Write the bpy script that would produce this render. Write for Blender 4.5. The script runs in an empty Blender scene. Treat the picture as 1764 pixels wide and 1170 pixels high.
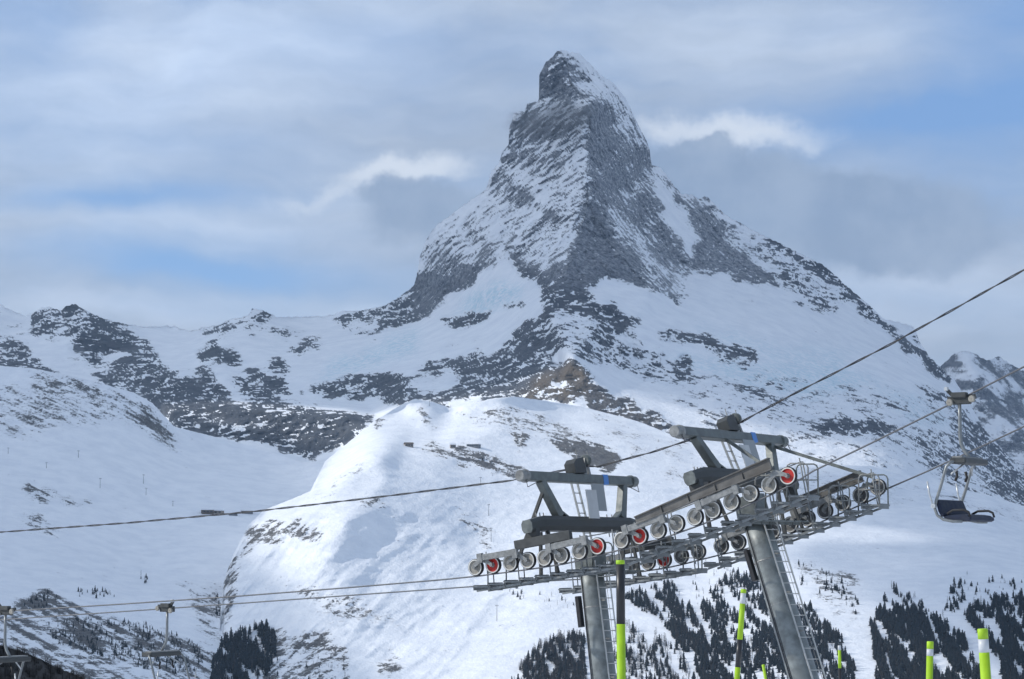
import bpy, bmesh, math, random
import numpy as np
from mathutils import Vector, Matrix
from mathutils.geometry import delaunay_2d_cdt
random.seed(7); rng = np.random.default_rng(7)
scene = bpy.context.scene
COL = scene.collection
# ------------------------------------------------------------------ camera, sky, sun, exposure
W0, H0, F0 = 1764.0, 1170.0, 3820.0            # photograph size and focal length, in its own pixels
PITCH = math.radians(5.4)
cam = bpy.data.cameras.new('camera'); camo = bpy.data.objects.new('camera', cam); COL.objects.link(camo)
cam.sensor_width = 36.0; cam.lens = 36.0 * F0 / W0
cam.clip_start = 0.5; cam.clip_end = 60000
camo.location = (0, 0, 0); camo.rotation_euler = (math.pi/2 + PITCH, 0, 0)
scene.camera = camo
SUN_AZ = math.radians(-92)      # clockwise from +Y (view direction); left of and a little behind the camera
SUN_EL = math.radians(31)
SKY_STRENGTH = 0.12
SUN_STRENGTH = 2.6
EXPOSURE = 0.47
vs = scene.view_settings
vs.view_transform = 'Standard'; vs.look = 'None'; vs.gamma = 1; vs.use_curve_mapping = False; vs.exposure = EXPOSURE
sl = bpy.data.lights.new('sun', 'SUN'); so = bpy.data.objects.new('sun', sl); COL.objects.link(so)
sl.energy = SUN_STRENGTH; sl.angle = math.radians(0.5); sl.color = (1.0, 0.96, 0.90)
sdir = Vector((math.sin(SUN_AZ)*math.cos(SUN_EL), math.cos(SUN_AZ)*math.cos(SUN_EL), math.sin(SUN_EL)))
so.rotation_euler = sdir.to_track_quat('Z', 'Y').to_euler(); so.location = sdir*3000

class NT:
    """small helper to write node expressions"""
    def __init__(s, tree): s.t = tree; s.n = tree.nodes; s.l = tree.links
    def put(s, sock, v):
        if hasattr(v, 'is_output'): s.l.new(v, sock)
        elif v is not None: sock.default_value = v
    def m(s, op, a, b=None, c=None, clamp=False):
        n = s.n.new('ShaderNodeMath'); n.operation = op; n.use_clamp = clamp
        s.put(n.inputs[0], a)
        if b is not None: s.put(n.inputs[1], b)
        if c is not None: s.put(n.inputs[2], c)
        return n.outputs[0]
    def add(s, a, b): return s.m('ADD', a, b)
    def sub(s, a, b): return s.m('SUBTRACT', a, b)
    def mul(s, a, b): return s.m('MULTIPLY', a, b)
    def mix(s, f, a, b):
        n = s.n.new('ShaderNodeMix'); n.data_type = 'RGBA'
        s.put(n.inputs[0], f); s.put(n.inputs[6], a); s.put(n.inputs[7], b); return n.outputs[2]
    def step(s, v, lo, hi, a=0.0, b=1.0):
        n = s.n.new('ShaderNodeMapRange'); n.interpolation_type = 'SMOOTHSTEP'
        s.put(n.inputs[0], v); s.put(n.inputs[1], lo); s.put(n.inputs[2], hi); s.put(n.inputs[3], a); s.put(n.inputs[4], b)
        return n.outputs[0]
    def noise(s, vec, scale, detail=4, rough=0.5, dist=0.0):
        n = s.n.new('ShaderNodeTexNoise'); s.put(n.inputs['Vector'], vec); n.inputs['Scale'].default_value = scale
        n.inputs['Detail'].default_value = detail; n.inputs['Roughness'].default_value = rough; n.inputs['Distortion'].default_value = dist
        return n.outputs['Fac']
    def xyz(s, x, y, z):
        n = s.n.new('ShaderNodeCombineXYZ'); s.put(n.inputs[0], x); s.put(n.inputs[1], y); s.put(n.inputs[2], z); return n.outputs[0]
    def attr(s, name):
        n = s.n.new('ShaderNodeAttribute'); n.attribute_name = name; return n.outputs['Fac']

def ang(px, py): return ((px-882)/F0, (946-py)/F0)      # a direction in the sky: azimuth and elevation in radians

world = bpy.data.worlds.new('World'); scene.world = world; world.use_nodes = True
def build_sky():
    N = NT(world.node_tree); N.n.clear()
    out = N.n.new('ShaderNodeOutputWorld'); bg = N.n.new('ShaderNodeBackground'); bg.inputs[1].default_value = SKY_STRENGTH
    sky = N.n.new('ShaderNodeTexSky'); sky.sky_type = 'NISHITA'; sky.sun_disc = False
    sky.sun_elevation = SUN_EL; sky.sun_rotation = SUN_AZ; sky.altitude = 2300; sky.air_density = 1.0; sky.dust_density = 0.6; sky.ozone_density = 1.5
    tc = N.n.new('ShaderNodeTexCoord'); sp = N.n.new('ShaderNodeSeparateXYZ'); N.l.new(tc.outputs['Generated'], sp.inputs[0])
    x, y, z = sp.outputs
    az = N.m('ARCTAN2', x, y); el = N.m('ARCSINE', z)
    dirv = tc.outputs['Generated']
    w1 = N.sub(N.noise(dirv, 9.0, 4, 0.55), 0.5); w2 = N.sub(N.noise(N.xyz(N.add(x, 3.1), y, N.add(z, 1.7)), 9.0, 4, 0.55), 0.5)
    f1 = N.sub(N.noise(dirv, 40.0, 4, 0.6), 0.5); f2 = N.sub(N.noise(N.xyz(N.add(x, 5.1), y, N.add(z, 2.7)), 40.0, 4, 0.6), 0.5)
    azw = N.add(N.add(az, N.mul(w1, 0.07)), N.mul(f1, 0.012)); elw = N.add(N.add(el, N.mul(w2, 0.03)), N.mul(f2, 0.010))
    azs = N.add(az, N.add(N.mul(f1, 0.034), N.mul(w2, 0.03))); els = N.add(el, N.add(N.mul(f2, 0.026), N.mul(w1, 0.012)))
    def blob(px, py, rx, ry, rot=0, wob=True, soft=1.0):
        a, e = ang(px, py); c, s_ = math.cos(math.radians(rot)), math.sin(math.radians(rot))
        u = N.sub(azw if wob else azs, a); v = N.sub(elw if wob else els, e)
        uu = N.mul(N.add(N.mul(u, c), N.mul(v, s_)), F0/rx); vv = N.mul(N.sub(N.mul(v, c), N.mul(u, s_)), F0/ry)
        r2 = N.add(N.mul(uu, uu), N.mul(vv, vv))
        return N.m('EXPONENT', N.mul(r2, -1.0*soft))
    strat = N.xyz(N.mul(azw, 3.0), N.mul(elw, 11.0), 0.0)
    big = N.noise(strat, 2.3, 5, 0.5); fine = N.noise(strat, 7.0, 5, 0.55)
    cover = N.add(N.mul(N.sub(big, 0.5), 1.1), N.add(0.84, N.mul(N.sub(fine, 0.5), 0.40)))
    for (px, py, rx, ry, rot, k) in ((1650, 215, 330, 70, 4, 0.8), (1760, 60, 190, 120, 10, 0.55), (1720, 330, 190, 60, 0, 0.35),
                                     (350, 465, 260, 40, -3, 0.85), (240, 348, 280, 24, 3, 0.7), (40, 60, 110, 60, 0, 0.45), (430, 5, 150, 22, 5, 0.3)):
        cover = N.sub(cover, N.mul(blob(px, py, rx, ry, rot), k))
    cover = N.m('MINIMUM', N.m('MAXIMUM', cover, 0.0), 1.0)
    lum = N.add(0.56, N.mul(N.sub(fine, 0.5), 0.24))
    for (px, py, rx, ry, rot, k) in ((240, 170, 420, 160, 4, 0.20), (560, 80, 380, 90, 0, 0.12), (1300, 80, 380, 80, 0, 0.08), (1400, 90, 330, 70, -4, 0.04), (330, 400, 380, 60, 4, 0.12),
                                     (820, 90, 260, 90, 0, -0.05), (700, 150, 260, 80, 10, -0.04), (1620, 500, 260, 60, 0, 0.12), (350, 540, 500, 30, 0, 0.12)):
        lum = N.add(lum, N.mul(blob(px, py, rx, ry, rot), k))
    br = N.add(N.add(blob(715, 290, 105, 30, 14, False), N.mul(blob(560, 335, 150, 26, 14, False), 0.6)),
               N.add(blob(1290, 232, 190, 32, -4, False), N.mul(blob(1150, 205, 60, 26, 0, False), 0.5)))
    puff = N.noise(dirv, 26.0, 6, 0.62)
    bright = N.mul(N.step(N.add(br, N.add(N.mul(N.sub(fine, 0.5), 0.9), N.mul(N.sub(puff, 0.5), 0.7))), 0.15, 1.25), 0.9)
    gr = N.add(N.mul(N.add(blob(770, 380, 170, 66, 8, False), blob(700, 340, 70, 34, 0, False)), 0.8),
               N.add(N.add(blob(1330, 350, 300, 85, -8, False), blob(1180, 300, 90, 55, 0, False)), N.add(blob(1550, 400, 220, 90, -8, False), blob(1230, 262, 40, 22, 0, False))))
    grey = N.mul(N.step(N.add(gr, N.mul(N.sub(puff, 0.5), 0.75)), 0.36, 0.88), 0.82)
    # colours are in the units of the sky texture (display value = colour * strength)
    k = 1.0 / SKY_STRENGTH
    def cc(r, g, b): return (r*k, g*k, b*k, 1)
    vm = N.n.new('ShaderNodeVectorMath'); vm.operation = 'SCALE'
    N.l.new(N.xyz(0.625*k, 0.75*k, 0.955*k), vm.inputs[0]); N.l.new(lum, vm.inputs['Scale'])
    clouds = vm.outputs[0]
    blue = N.mix(0.55, sky.outputs[0], cc(0.16, 0.31, 0.62))
    c = N.mix(cover, blue, clouds)
    c = N.mix(bright, c, cc(0.60, 0.66, 0.75))
    c = N.mix(grey, c, N.mix(N.step(puff, 0.35, 0.7), cc(0.225, 0.305, 0.44), cc(0.29, 0.37, 0.50)))
    N.l.new(c, bg.inputs[0]); N.l.new(bg.outputs[0], out.inputs[0])
build_sky()

# ------------------------------------------------------------------ helpers
def ray(px, py):
    """world direction of a pixel of the photograph, scaled so that y = 1 (vectorised)"""
    x = (px-W0/2)/F0; z = -(py-H0/2)/F0
    cy, sy = math.cos(PITCH), math.sin(PITCH)
    Y = cy - z*sy; Z = sy + z*cy
    return x/Y, Z/Y
def at(px, py, Y):
    a, b = ray(px, py); return Vector((a*Y, Y, b*Y))
_perm = rng.permutation(4096).astype(np.int32)
_g2 = np.stack([np.cos(np.arange(64)*2*np.pi/64), np.sin(np.arange(64)*2*np.pi/64)], 1).astype(np.float32)
def pn(x, y, seed=0):
    x = np.asarray(x, np.float32) + np.float32(seed*17.31); y = np.asarray(y, np.float32) + np.float32(seed*5.77)
    xi = np.floor(x); yi = np.floor(y); xf = x-xi; yf = y-yi; xi = xi.astype(np.int32); yi = yi.astype(np.int32)
    u = xf*xf*xf*(xf*(xf*6-15)+10); v = yf*yf*yf*(yf*(yf*6-15)+10)
    def g(ix, iy, dx, dy):
        h = _perm[(_perm[(ix+seed*131) & 4095]+iy) & 4095] & 63
        return _g2[h, 0]*dx + _g2[h, 1]*dy
    a = g(xi, yi, xf, yf); b = g(xi+1, yi, xf-1, yf); c = g(xi, yi+1, xf, yf-1); d = g(xi+1, yi+1, xf-1, yf-1)
    return ((a+(b-a)*u) + ((c+(d-c)*u)-(a+(b-a)*u))*v)*1.5
def fbm(x, y, o=4, seed=0, gain=0.5, ridged=False):
    s = 0; a = 1.0; n = 0
    for i in range(o):
        p = pn(x*2**i, y*2**i, seed+i*3)
        if ridged: p = 1-2*np.abs(p)
        s = s + a*p; n += a; a *= gain
    return s/n
def blur(a, r):
    r = int(round(r))
    if r < 1: return a
    for ax in (0, 1):
        for _ in range(3):
            p = np.pad(a, [(r+1, r) if i == ax else (0, 0) for i in (0, 1)], mode='edge')
            cs = np.cumsum(p, axis=ax, dtype=np.float64)
            n = a.shape[ax]
            hi = np.take(cs, np.arange(2*r+1, 2*r+1+n), axis=ax); lo = np.take(cs, np.arange(0, n), axis=ax)
            a = (hi-lo)/(2*r+1)
    return a
def inpoly(PX, PY, poly):
    ins = np.zeros(PX.shape, bool); n = len(poly)
    for i in range(n):
        x1, y1 = poly[i][:2]; x2, y2 = poly[(i+1) % n][:2]
        if y1 == y2: continue
        c = ((y1 > PY) != (y2 > PY)) & (PX < (x2-x1)*(PY-y1)/(y2-y1)+x1)
        ins ^= c
    return ins
def sstep(v, a, b):
    t = np.clip((v-a)/(b-a), 0, 1); return t*t*(3-2*t)

def tag(o, label=None, cat=None, group=None, kind=None):
    if label: o['label'] = label
    if cat: o['category'] = cat
    if group: o['group'] = group
    if kind: o['kind'] = kind
    return o
def mesh_np(name, V, Q, mat, smooth=False, attrs=None):
    me = bpy.data.meshes.new(name)
    V = np.ascontiguousarray(V, np.float32); Q = np.ascontiguousarray(Q, np.int32); k = Q.shape[1]
    me.vertices.add(len(V)); me.vertices.foreach_set('co', V.ravel())
    me.loops.add(Q.size); me.loops.foreach_set('vertex_index', Q.ravel())
    me.polygons.add(len(Q)); me.polygons.foreach_set('loop_start', np.arange(len(Q), dtype=np.int32)*k)
    me.update(calc_edges=True)
    if smooth: me.polygons.foreach_set('use_smooth', np.ones(len(Q), bool))
    for an, av in (attrs or {}).items():
        at_ = me.attributes.new(an, 'FLOAT', 'POINT'); at_.data.foreach_set('value', np.ascontiguousarray(av, np.float32).ravel())
    me.validate(); me.materials.append(mat)
    o = bpy.data.objects.new(name, me); COL.objects.link(o); return o

# ------------------------------------------------------------------ terrain materials
def new_mat(name):
    m = bpy.data.materials.new(name); m.use_nodes = True; m.node_tree.nodes.clear()
    N = NT(m.node_tree); out = N.n.new('ShaderNodeOutputMaterial'); p = N.n.new('ShaderNodeBsdfPrincipled')
    N.l.new(p.outputs[0], out.inputs[0]); return m, N, p
def terrain_mat(name, unit, rock_a, rock_b, soft=0.10):
    """snow and rock: the attribute 'rock' says how bare the ground is, 'ice' where blue glacier ice shows, 'warm' brown rock"""
    m, N, p = new_mat(name)
    g = N.n.new('ShaderNodeNewGeometry').outputs['Position']
    n1 = N.noise(g, 1.0/unit, 4, 0.6); n2 = N.noise(g, 0.25/unit, 5, 0.6); n3 = N.noise(g, 2.6/unit, 3, 0.6)
    n4 = N.noise(g, 7.0/unit, 2, 0.6)
    r = N.add(N.attr('rock'), N.add(N.mul(N.sub(n1, 0.5), 1.1), N.add(N.mul(N.sub(n3, 0.5), 0.95), N.mul(N.sub(n4, 0.5), 0.5))))
    f = N.step(r, -soft, soft)
    rc = N.mix(N.step(n2, 0.3, 0.7), rock_a, rock_b)
    rc = N.mix(N.attr('warm'), rc, (0.130, 0.110, 0.090, 1))
    rc = N.mix(N.mul(N.step(N.add(N.mul(n3, 0.4), N.add(N.mul(n4, 0.15), N.mul(n1, 0.45))), 0.38, 0.66), N.attr('dust')), rc, (0.62, 0.64, 0.68, 1))
    sn = N.mix(N.step(n2, 0.3, 0.75), (0.88, 0.90, 0.93, 1), (0.77, 0.80, 0.85, 1))
    sn = N.mix(N.mul(N.attr('ice'), N.step(N.add(n1, N.mul(N.sub(n3, .5), .5)), 0.35, 0.65)), sn, (0.52, 0.70, 0.78, 1))
    N.put(p.inputs['Base Color'], N.mix(f, sn, rc))
    N.put(p.inputs['Roughness'], N.step(f, 0, 1, 0.65, 0.9))
    p.inputs['Specular IOR Level'].default_value = 0.2
    b = N.n.new('ShaderNodeBump'); b.inputs['Strength'].default_value = 0.7; b.inputs['Distance'].default_value = unit*0.9
    N.put(b.inputs['Height'], N.mul(N.add(n1, N.mul(n3, 0.4)), N.add(0.32, N.mul(f, 0.7)))); N.l.new(b.outputs[0], p.inputs['Normal'])
    return m
mat_mountain = terrain_mat('mountain_rock_and_snow', 20.0, (0.042, 0.05, 0.065, 1), (0.095, 0.103, 0.118, 1))
mat_hill = terrain_mat('hill_snow', 12.0, (0.052, 0.053, 0.056, 1), (0.12, 0.115, 0.11, 1))

# ------------------------------------------------------------------ terrain sheets
class Sheet:
    """one mass of land: surveyed points (bearing from the viewpoint as a pixel, distance in km), triangulated in plan of view,
    turned into a dense surface with a real back slope behind its crest"""
    def __init__(s, x0, x1, y0, y1, step, crest, pts, lines=(), smooth=4, smooth_snow=None, where=None, conform=None):
        s.nb = 0
        s.step = step
        xs = np.arange(x0, x1+step, step); ys = np.arange(y0, y1+step, step)
        s.xs, s.ys = xs, ys
        s.PX, s.PY = np.meshgrid(xs, ys)
        cx = np.array([c[0] for c in crest], float); cyy = np.array([c[1] for c in crest], float)
        s.top = np.interp(xs, cx, cyy)
        allp = [tuple(c) for c in crest] + list(pts); edges = [(i, i+1) for i in range(len(crest)-1)]
        for L in lines:
            b = len(allp); allp += list(L); edges += [(b+i, b+i+1) for i in range(len(L)-1)]
        # corners so that the whole grid is covered
        for (cx_, cy_) in ((x0-50, y0-80), (x1+50, y0-80), (x0-50, y1+80), (x1+50, y1+80), ((x0+x1)/2, y0-80)):
            q = min(allp, key=lambda a: (a[0]-cx_)**2+(a[1]-cy_)**2)
            allp.append((cx_, cy_, q[2]))
        res = delaunay_2d_cdt([Vector((a[0], a[1])) for a in allp], edges, [], 0, 1e-3)
        V, T, orig = res[0], res[2], res[3]
        dv = [np.mean([1.0/allp[j][2] for j in o]) if o else None for o in orig]
        for i, d in enumerate(dv):
            if d is None:
                q = min(allp, key=lambda a: (a[0]-V[i][0])**2+(a[1]-V[i][1])**2); dv[i] = 1.0/q[2]
        inv = np.full(s.PX.shape, np.nan)
        for t in T:
            (ax, ay), (bx, by), (cx3, cy3) = [(V[i][0], V[i][1]) for i in t]
            i0 = max(0, int((min(ax, bx, cx3)-x0)/step)); i1 = min(len(xs)-1, int((max(ax, bx, cx3)-x0)/step)+1)
            j0 = max(0, int((min(ay, by, cy3)-y0)/step)); j1 = min(len(ys)-1, int((max(ay, by, cy3)-y0)/step)+1)
            if i1 < i0 or j1 < j0: continue
            X = s.PX[j0:j1+1, i0:i1+1]; Y = s.PY[j0:j1+1, i0:i1+1]
            d = (by-cy3)*(ax-cx3)+(cx3-bx)*(ay-cy3)
            if abs(d) < 1e-9: continue
            l1 = ((by-cy3)*(X-cx3)+(cx3-bx)*(Y-cy3))/d; l2 = ((cy3-ay)*(X-cx3)+(ax-cx3)*(Y-cy3))/d; l3 = 1-l1-l2
            m = (l1 >= -1e-6) & (l2 >= -1e-6) & (l3 >= -1e-6)
            v = l1*dv[t[0]]+l2*dv[t[1]]+l3*dv[t[2]]
            sub = inv[j0:j1+1, i0:i1+1]; sub[m] = v[m]
        inv[np.isnan(inv)] = np.nanmean(inv)
        iv = blur(inv, smooth/step)
        if smooth_snow:
            # open snow is rounded, rock keeps its edges; close to the crest the survey stands
            w = where(s.PX, s.PY)*sstep(s.PY-s.top[None, :], 6, 70)
            w = blur(w, 8/step)
            iv = iv*(1-w)+blur(iv, smooth_snow/step)*w
        s.D = 1000.0/iv
        if conform is not None:
            # rows follow the crest, so that a smooth snow edge stays smooth
            s.top = s.top + conform*(pn(xs/7.0, xs*0, 40)+0.6*pn(xs/3.0, xs*0, 41))
            s.nb = nb = 16; v = np.linspace(0, 1, len(ys)-nb)**1.0
            PY = np.concatenate([np.repeat(s.top[None, :], nb, 0), s.top[None, :]+(ys[-1]-s.top)[None, :]*v[:, None]])
            s.D = np.stack([np.interp(PY[:, i], ys, s.D[:, i]) for i in range(len(xs))], 1)
            s.PY = PY; s.PX = np.repeat(xs[None, :], len(ys), 0)
        s.update()
    def update(s):
        a, b = ray(s.PX, s.PY); s.X = a*s.D; s.Y = s.D; s.Z = b*s.D
    def field(s, polys, base, soft):
        """value painted region by region, softly blended"""
        v = np.full(s.PX.shape, base, np.float32)
        wx = pn(s.PX/26, s.PY/26, 91)*11 + pn(s.PX/9, s.PY/9, 92)*5; wy = pn(s.PX/26, s.PY/26, 93)*11 + pn(s.PX/9, s.PY/9, 94)*5
        for val, poly in polys:
            v[inpoly(s.PX+wx, s.PY+wy, poly)] = val
        return blur(v, soft/s.step)
    def normals(s):
        def d(A): return np.gradient(A, axis=1), np.gradient(A, axis=0)
        (xu, xv), (yu, yv), (zu, zv) = d(s.X), d(s.Y), d(s.Z)
        nx = yu*zv-zu*yv; ny = zu*xv-xu*zv; nz = xu*yv-yu*xv
        l = np.sqrt(nx*nx+ny*ny+nz*nz)+1e-9; sg = np.where(ny > 0, -1, 1)
        return nx/l*sg, ny/l*sg, nz/l*sg
    def build(s, name, mat, attrs, jag=2.0, back=26, bottom=None):
        top = s.top + jag*(pn(s.xs/7.0, s.xs*0, 40)+0.6*pn(s.xs/3.0, s.xs*0, 41)) if jag else s.top
        if s.nb: jag = 0; top = s.top
        py = s.PY.copy(); over = top[None, :]-py
        # the rows just above the crest are folded over it and run down the far side
        kk = np.floor(over/s.step); kk[over <= 0] = -1
        if s.nb:
            kk = np.repeat((s.nb-np.arange(len(s.ys)))[:, None], len(s.xs), 1).astype(float); over = kk.copy(); back = 99
        py = np.where(over > 0, top[None, :], py)
        a, b = ray(s.PX, py)
        j = np.clip(((top-s.ys[0])/s.step).astype(int)+1, 0, len(s.ys)-1)
        if s.nb: j = np.full(len(s.xs), s.nb)
        Dc = s.D[j, np.arange(len(s.xs))]
        D = np.where(over > 0, Dc[None, :], s.D)
        X, Y, Z = a*D, D*1.0, b*D
        bk = np.clip(kk, 0, None)*s.step*D/F0*(2.2 if not s.nb else 4.0)
        Y = Y+bk*0.9; Z = Z-bk*bk/(bk+30.0)*0.62; X = X*(Y/np.maximum(D, 1))
        keep = kk < back
        if bottom is not None: keep &= s.PY < bottom(s.PX)
        ny_, nx_ = s.PX.shape
        idx = np.arange(ny_*nx_).reshape(ny_, nx_)
        fk = keep[:-1, :-1] & keep[1:, :-1] & keep[:-1, 1:] & keep[1:, 1:]
        Q = np.stack([idx[:-1, :-1], idx[1:, :-1], idx[1:, 1:], idx[:-1, 1:]], -1)[fk]
        used = np.unique(Q); remap = np.zeros(ny_*nx_, np.int32); remap[used] = np.arange(len(used))
        V = np.stack([X, Y, Z], -1).reshape(-1, 3)[used]
        at_ = {k: v.reshape(-1)[used] for k, v in attrs.items()}
        o = mesh_np(name, V, remap[Q], mat, True, at_)
        behind = (kk > 0).reshape(-1)[Q].any(1)
        if len(behind) == len(o.data.polygons): o.data.polygons.foreach_set('use_smooth', ~behind)
        return tag(o, kind='structure')
    def point(s, px, py):
        i = int(round((px-s.xs[0])/s.step)); j = int(round((py-s.ys[0])/s.step))
        if s.nb: j = min(len(s.ys)-1, max(s.nb, int(round(s.nb+(py-s.top[i])/(s.ys[-1]-s.top[i])*(len(s.ys)-s.nb-1)))))
        return Vector((float(s.X[j, i]), float(s.Y[j, i]), float(s.Z[j, i])))

# --- the great peak, its glaciers and the range to its left
crestM = [(-260,560,10.2),(-100,515,10.0),(0,525,9.9),(45,546,9.9),(70,532,9.8),(85,529,9.8),(105,536,9.8),(112,527,9.7),(130,524,9.7),(150,537,9.7),(180,550,9.75),(215,558,9.8),(250,563,10.0),(300,562,10.3),
 (325,571,10.0),(345,566,9.9),(375,560,9.8),(400,550,9.75),(428,544,9.7),(434,532,9.7),(440,531,9.7),(456,537,9.7),(478,547,9.8),(500,546,10.0),(545,545,10.1),(572,543,10.1),(592,535,10.05),(620,536,10),(665,526,10),(690,510,10),(712,494,10),(717,478,10),(722,445,10),(735,410,9.95),(752,388,9.9),(775,372,9.88),(800,352,9.85),
 (825,336,9.82),(838,325,9.8),(846,295,9.76),(858,283,9.74),(865,262,9.7),(875,250,9.7),(877,218,9.68),(882,210,9.66),(884,196,9.65),(893,191,9.64),(903,194,9.62),(908,178,9.6),(916,176,9.6),(927,176,9.6),(929,128,9.6),(940,108,9.6),(952,97,9.6),(960,87,9.6),(975,88,9.63),(998,92,9.66),(1012,106,9.7),(1035,130,9.78),(1056,143,9.84),(1075,165,9.9),(1090,195,9.95),
 (1108,232,10),(1117,250,10.03),(1121,262,10.05),(1122,285,10.1),(1138,289,10.15),(1150,304,10.18),(1160,318,10.2),(1172,333,10.2),(1190,335,10.2),(1205,344,10.2),(1213,337,10.2),(1225,345,10.2),(1250,370,10.2),(1300,398,10.2),(1360,428,10.2),(1420,458,10.2),(1460,494,10.1),(1500,528,10.05),(1522,550,10.0),(1550,556,10.2),(1572,562,10.2),(1580,577,10.2),(1588,596,10.1),
 (1600,613,10.0),(1625,638,9.9),(1645,655,9.85),(1700,745,9.7),(1764,815,9.5),(1850,880,9.3),(2020,960,9)]
linesM = [
 [(962,92,9.6),(985,150,9.5),(1024,180,9.36),(1012,230,9.24),(1009,290,9.08),(1018,325,8.95),(994,400,8.7),(976,450,8.45),(964,487,8.2),(940,520,7.95),(928,560,7.78),(945,600,7.58),(962,634,7.42)],
 [(1018,325,8.95),(1045,365,8.93),(1078,410,8.88),(1130,468,8.75),(1176,524,8.6)],
 [(1213,340,10.2),(1240,410,9.95),(1290,450,9.8),(1345,490,9.55)],
 [(1122,288,10.1),(1140,345,9.72),(1165,410,9.5),(1195,468,9.3)],
 [(862,455,8.95),(895,462,8.82),(935,498,8.4)],
 [(820,467,9.2),(770,515,9.45),(720,548,9.6)],
 [(960,640,7.1),(985,622,7.05),(1008,640,7.05),(1012,668,6.98),(1060,690,6.9),(1170,745,6.65)],
 [(1040,500,8.3),(1100,552,8.0),(1180,580,8.05),(1310,612,8.1)],
 [(1050,520,8.0),(1110,565,7.85),(1190,594,7.9),(1300,628,7.9)],
 [(300,688,8.0),(400,684,8.0),(500,694,7.9),(600,703,7.8),(640,712,7.7)],
 [(280,697,7.4),(340,695,7.35),(400,692,7.3),(500,702,7.2),(600,709,7.1),(645,722,7.0)],
]
ptsM = [(1070,260,9.55),(1080,330,9.45),(1100,400,9.3),(1150,460,9.2),(1240,480,9.3),(1330,495,9.4),(1450,535,9.7),(1250,540,8.9),(1400,585,8.9),(1540,610,9.4),
 (1200,650,7.6),(1100,640,7.5),(1050,600,7.6),(1400,680,7.7),(1600,700,8.4),(1450,735,7.2),(1600,800,7.3),(1764,870,7.8),(1200,720,6.9),(1700,800,8.3),
 (800,530,9.0),(840,560,8.5),(740,560,8.9),(650,600,8.8),(600,565,9.6),(560,640,8.4),(700,640,8.0),(800,660,7.55),(880,650,7.35),(850,600,7.95),(760,610,8.3),
 (150,640,8.9),(280,640,8.9),(60,620,9.0),(-20,605,9.1),(290,600,9.4),(320,640,8.9),(370,600,9.0),(345,625,8.75),(480,620,8.9),(430,660,8.35),(340,676,8.2),(520,680,8.05),(260,680,8.25),(700,690,7.4),
 (140,575,9.35),(230,590,9.45),(60,570,9.5),(430,565,9.45),(520,580,9.5),
 (300,735,7.1),(420,760,6.95),(520,790,6.8),(580,775,6.8),(640,760,6.7),(-260,640,9),(-260,760,7),(0,760,7),(300,800,6.7),(600,820,6.3),(520,860,6.1),
 (1000,700,6.75),(1100,730,6.7),(1200,770,6.5),(1300,795,6.4),(1500,805,6.3),(1764,890,6.2),(2020,960,6),(900,700,6.9),(800,705,6.95),(900,780,6.5),(1200,860,6.2),(1764,980,6),(2020,1050,5.8),(720,720,7.0)]
def snow_fields(px, py):
    return 1.0*(inpoly(px, py, [(1195,500),(1300,505),(1480,540),(1560,620),(1640,680),(1800,860),(1800,940),(1150,940),(1100,800),(1250,740),(1200,640),(1330,640),(1320,600),(1180,560)]) | inpoly(px, py, [(560,600),(740,560),(800,600),(700,640),(560,650),(450,660),(430,600)]) | inpoly(px, py, [(230,600),(330,580),(345,690),(290,690)]))
M = Sheet(-250, 2010, 70, 940, 1.8, crestM, ptsM, linesM, smooth=5, smooth_snow=42, where=snow_fields)
E_FACE = [(960,80),(925,80),(915,176),(870,190),(868,250),(830,320),(740,390),(712,490),(720,552),(770,515),(820,467),(862,452),(895,455),(930,480),(964,487),(976,450),(994,400),(1018,325),(1009,290),(1012,230),(1024,180),(985,150)]
N_FACE = [(960,80),(1040,110),(1100,190),(1140,262),(1130,290),(1140,345),(1165,410),(1195,468),(1180,495),(1176,524),(1130,505),(1040,475),(1000,500),(964,487),(976,450),(994,400),(1018,325),(1009,290),(1012,230),(1024,180),(985,150)]
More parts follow.
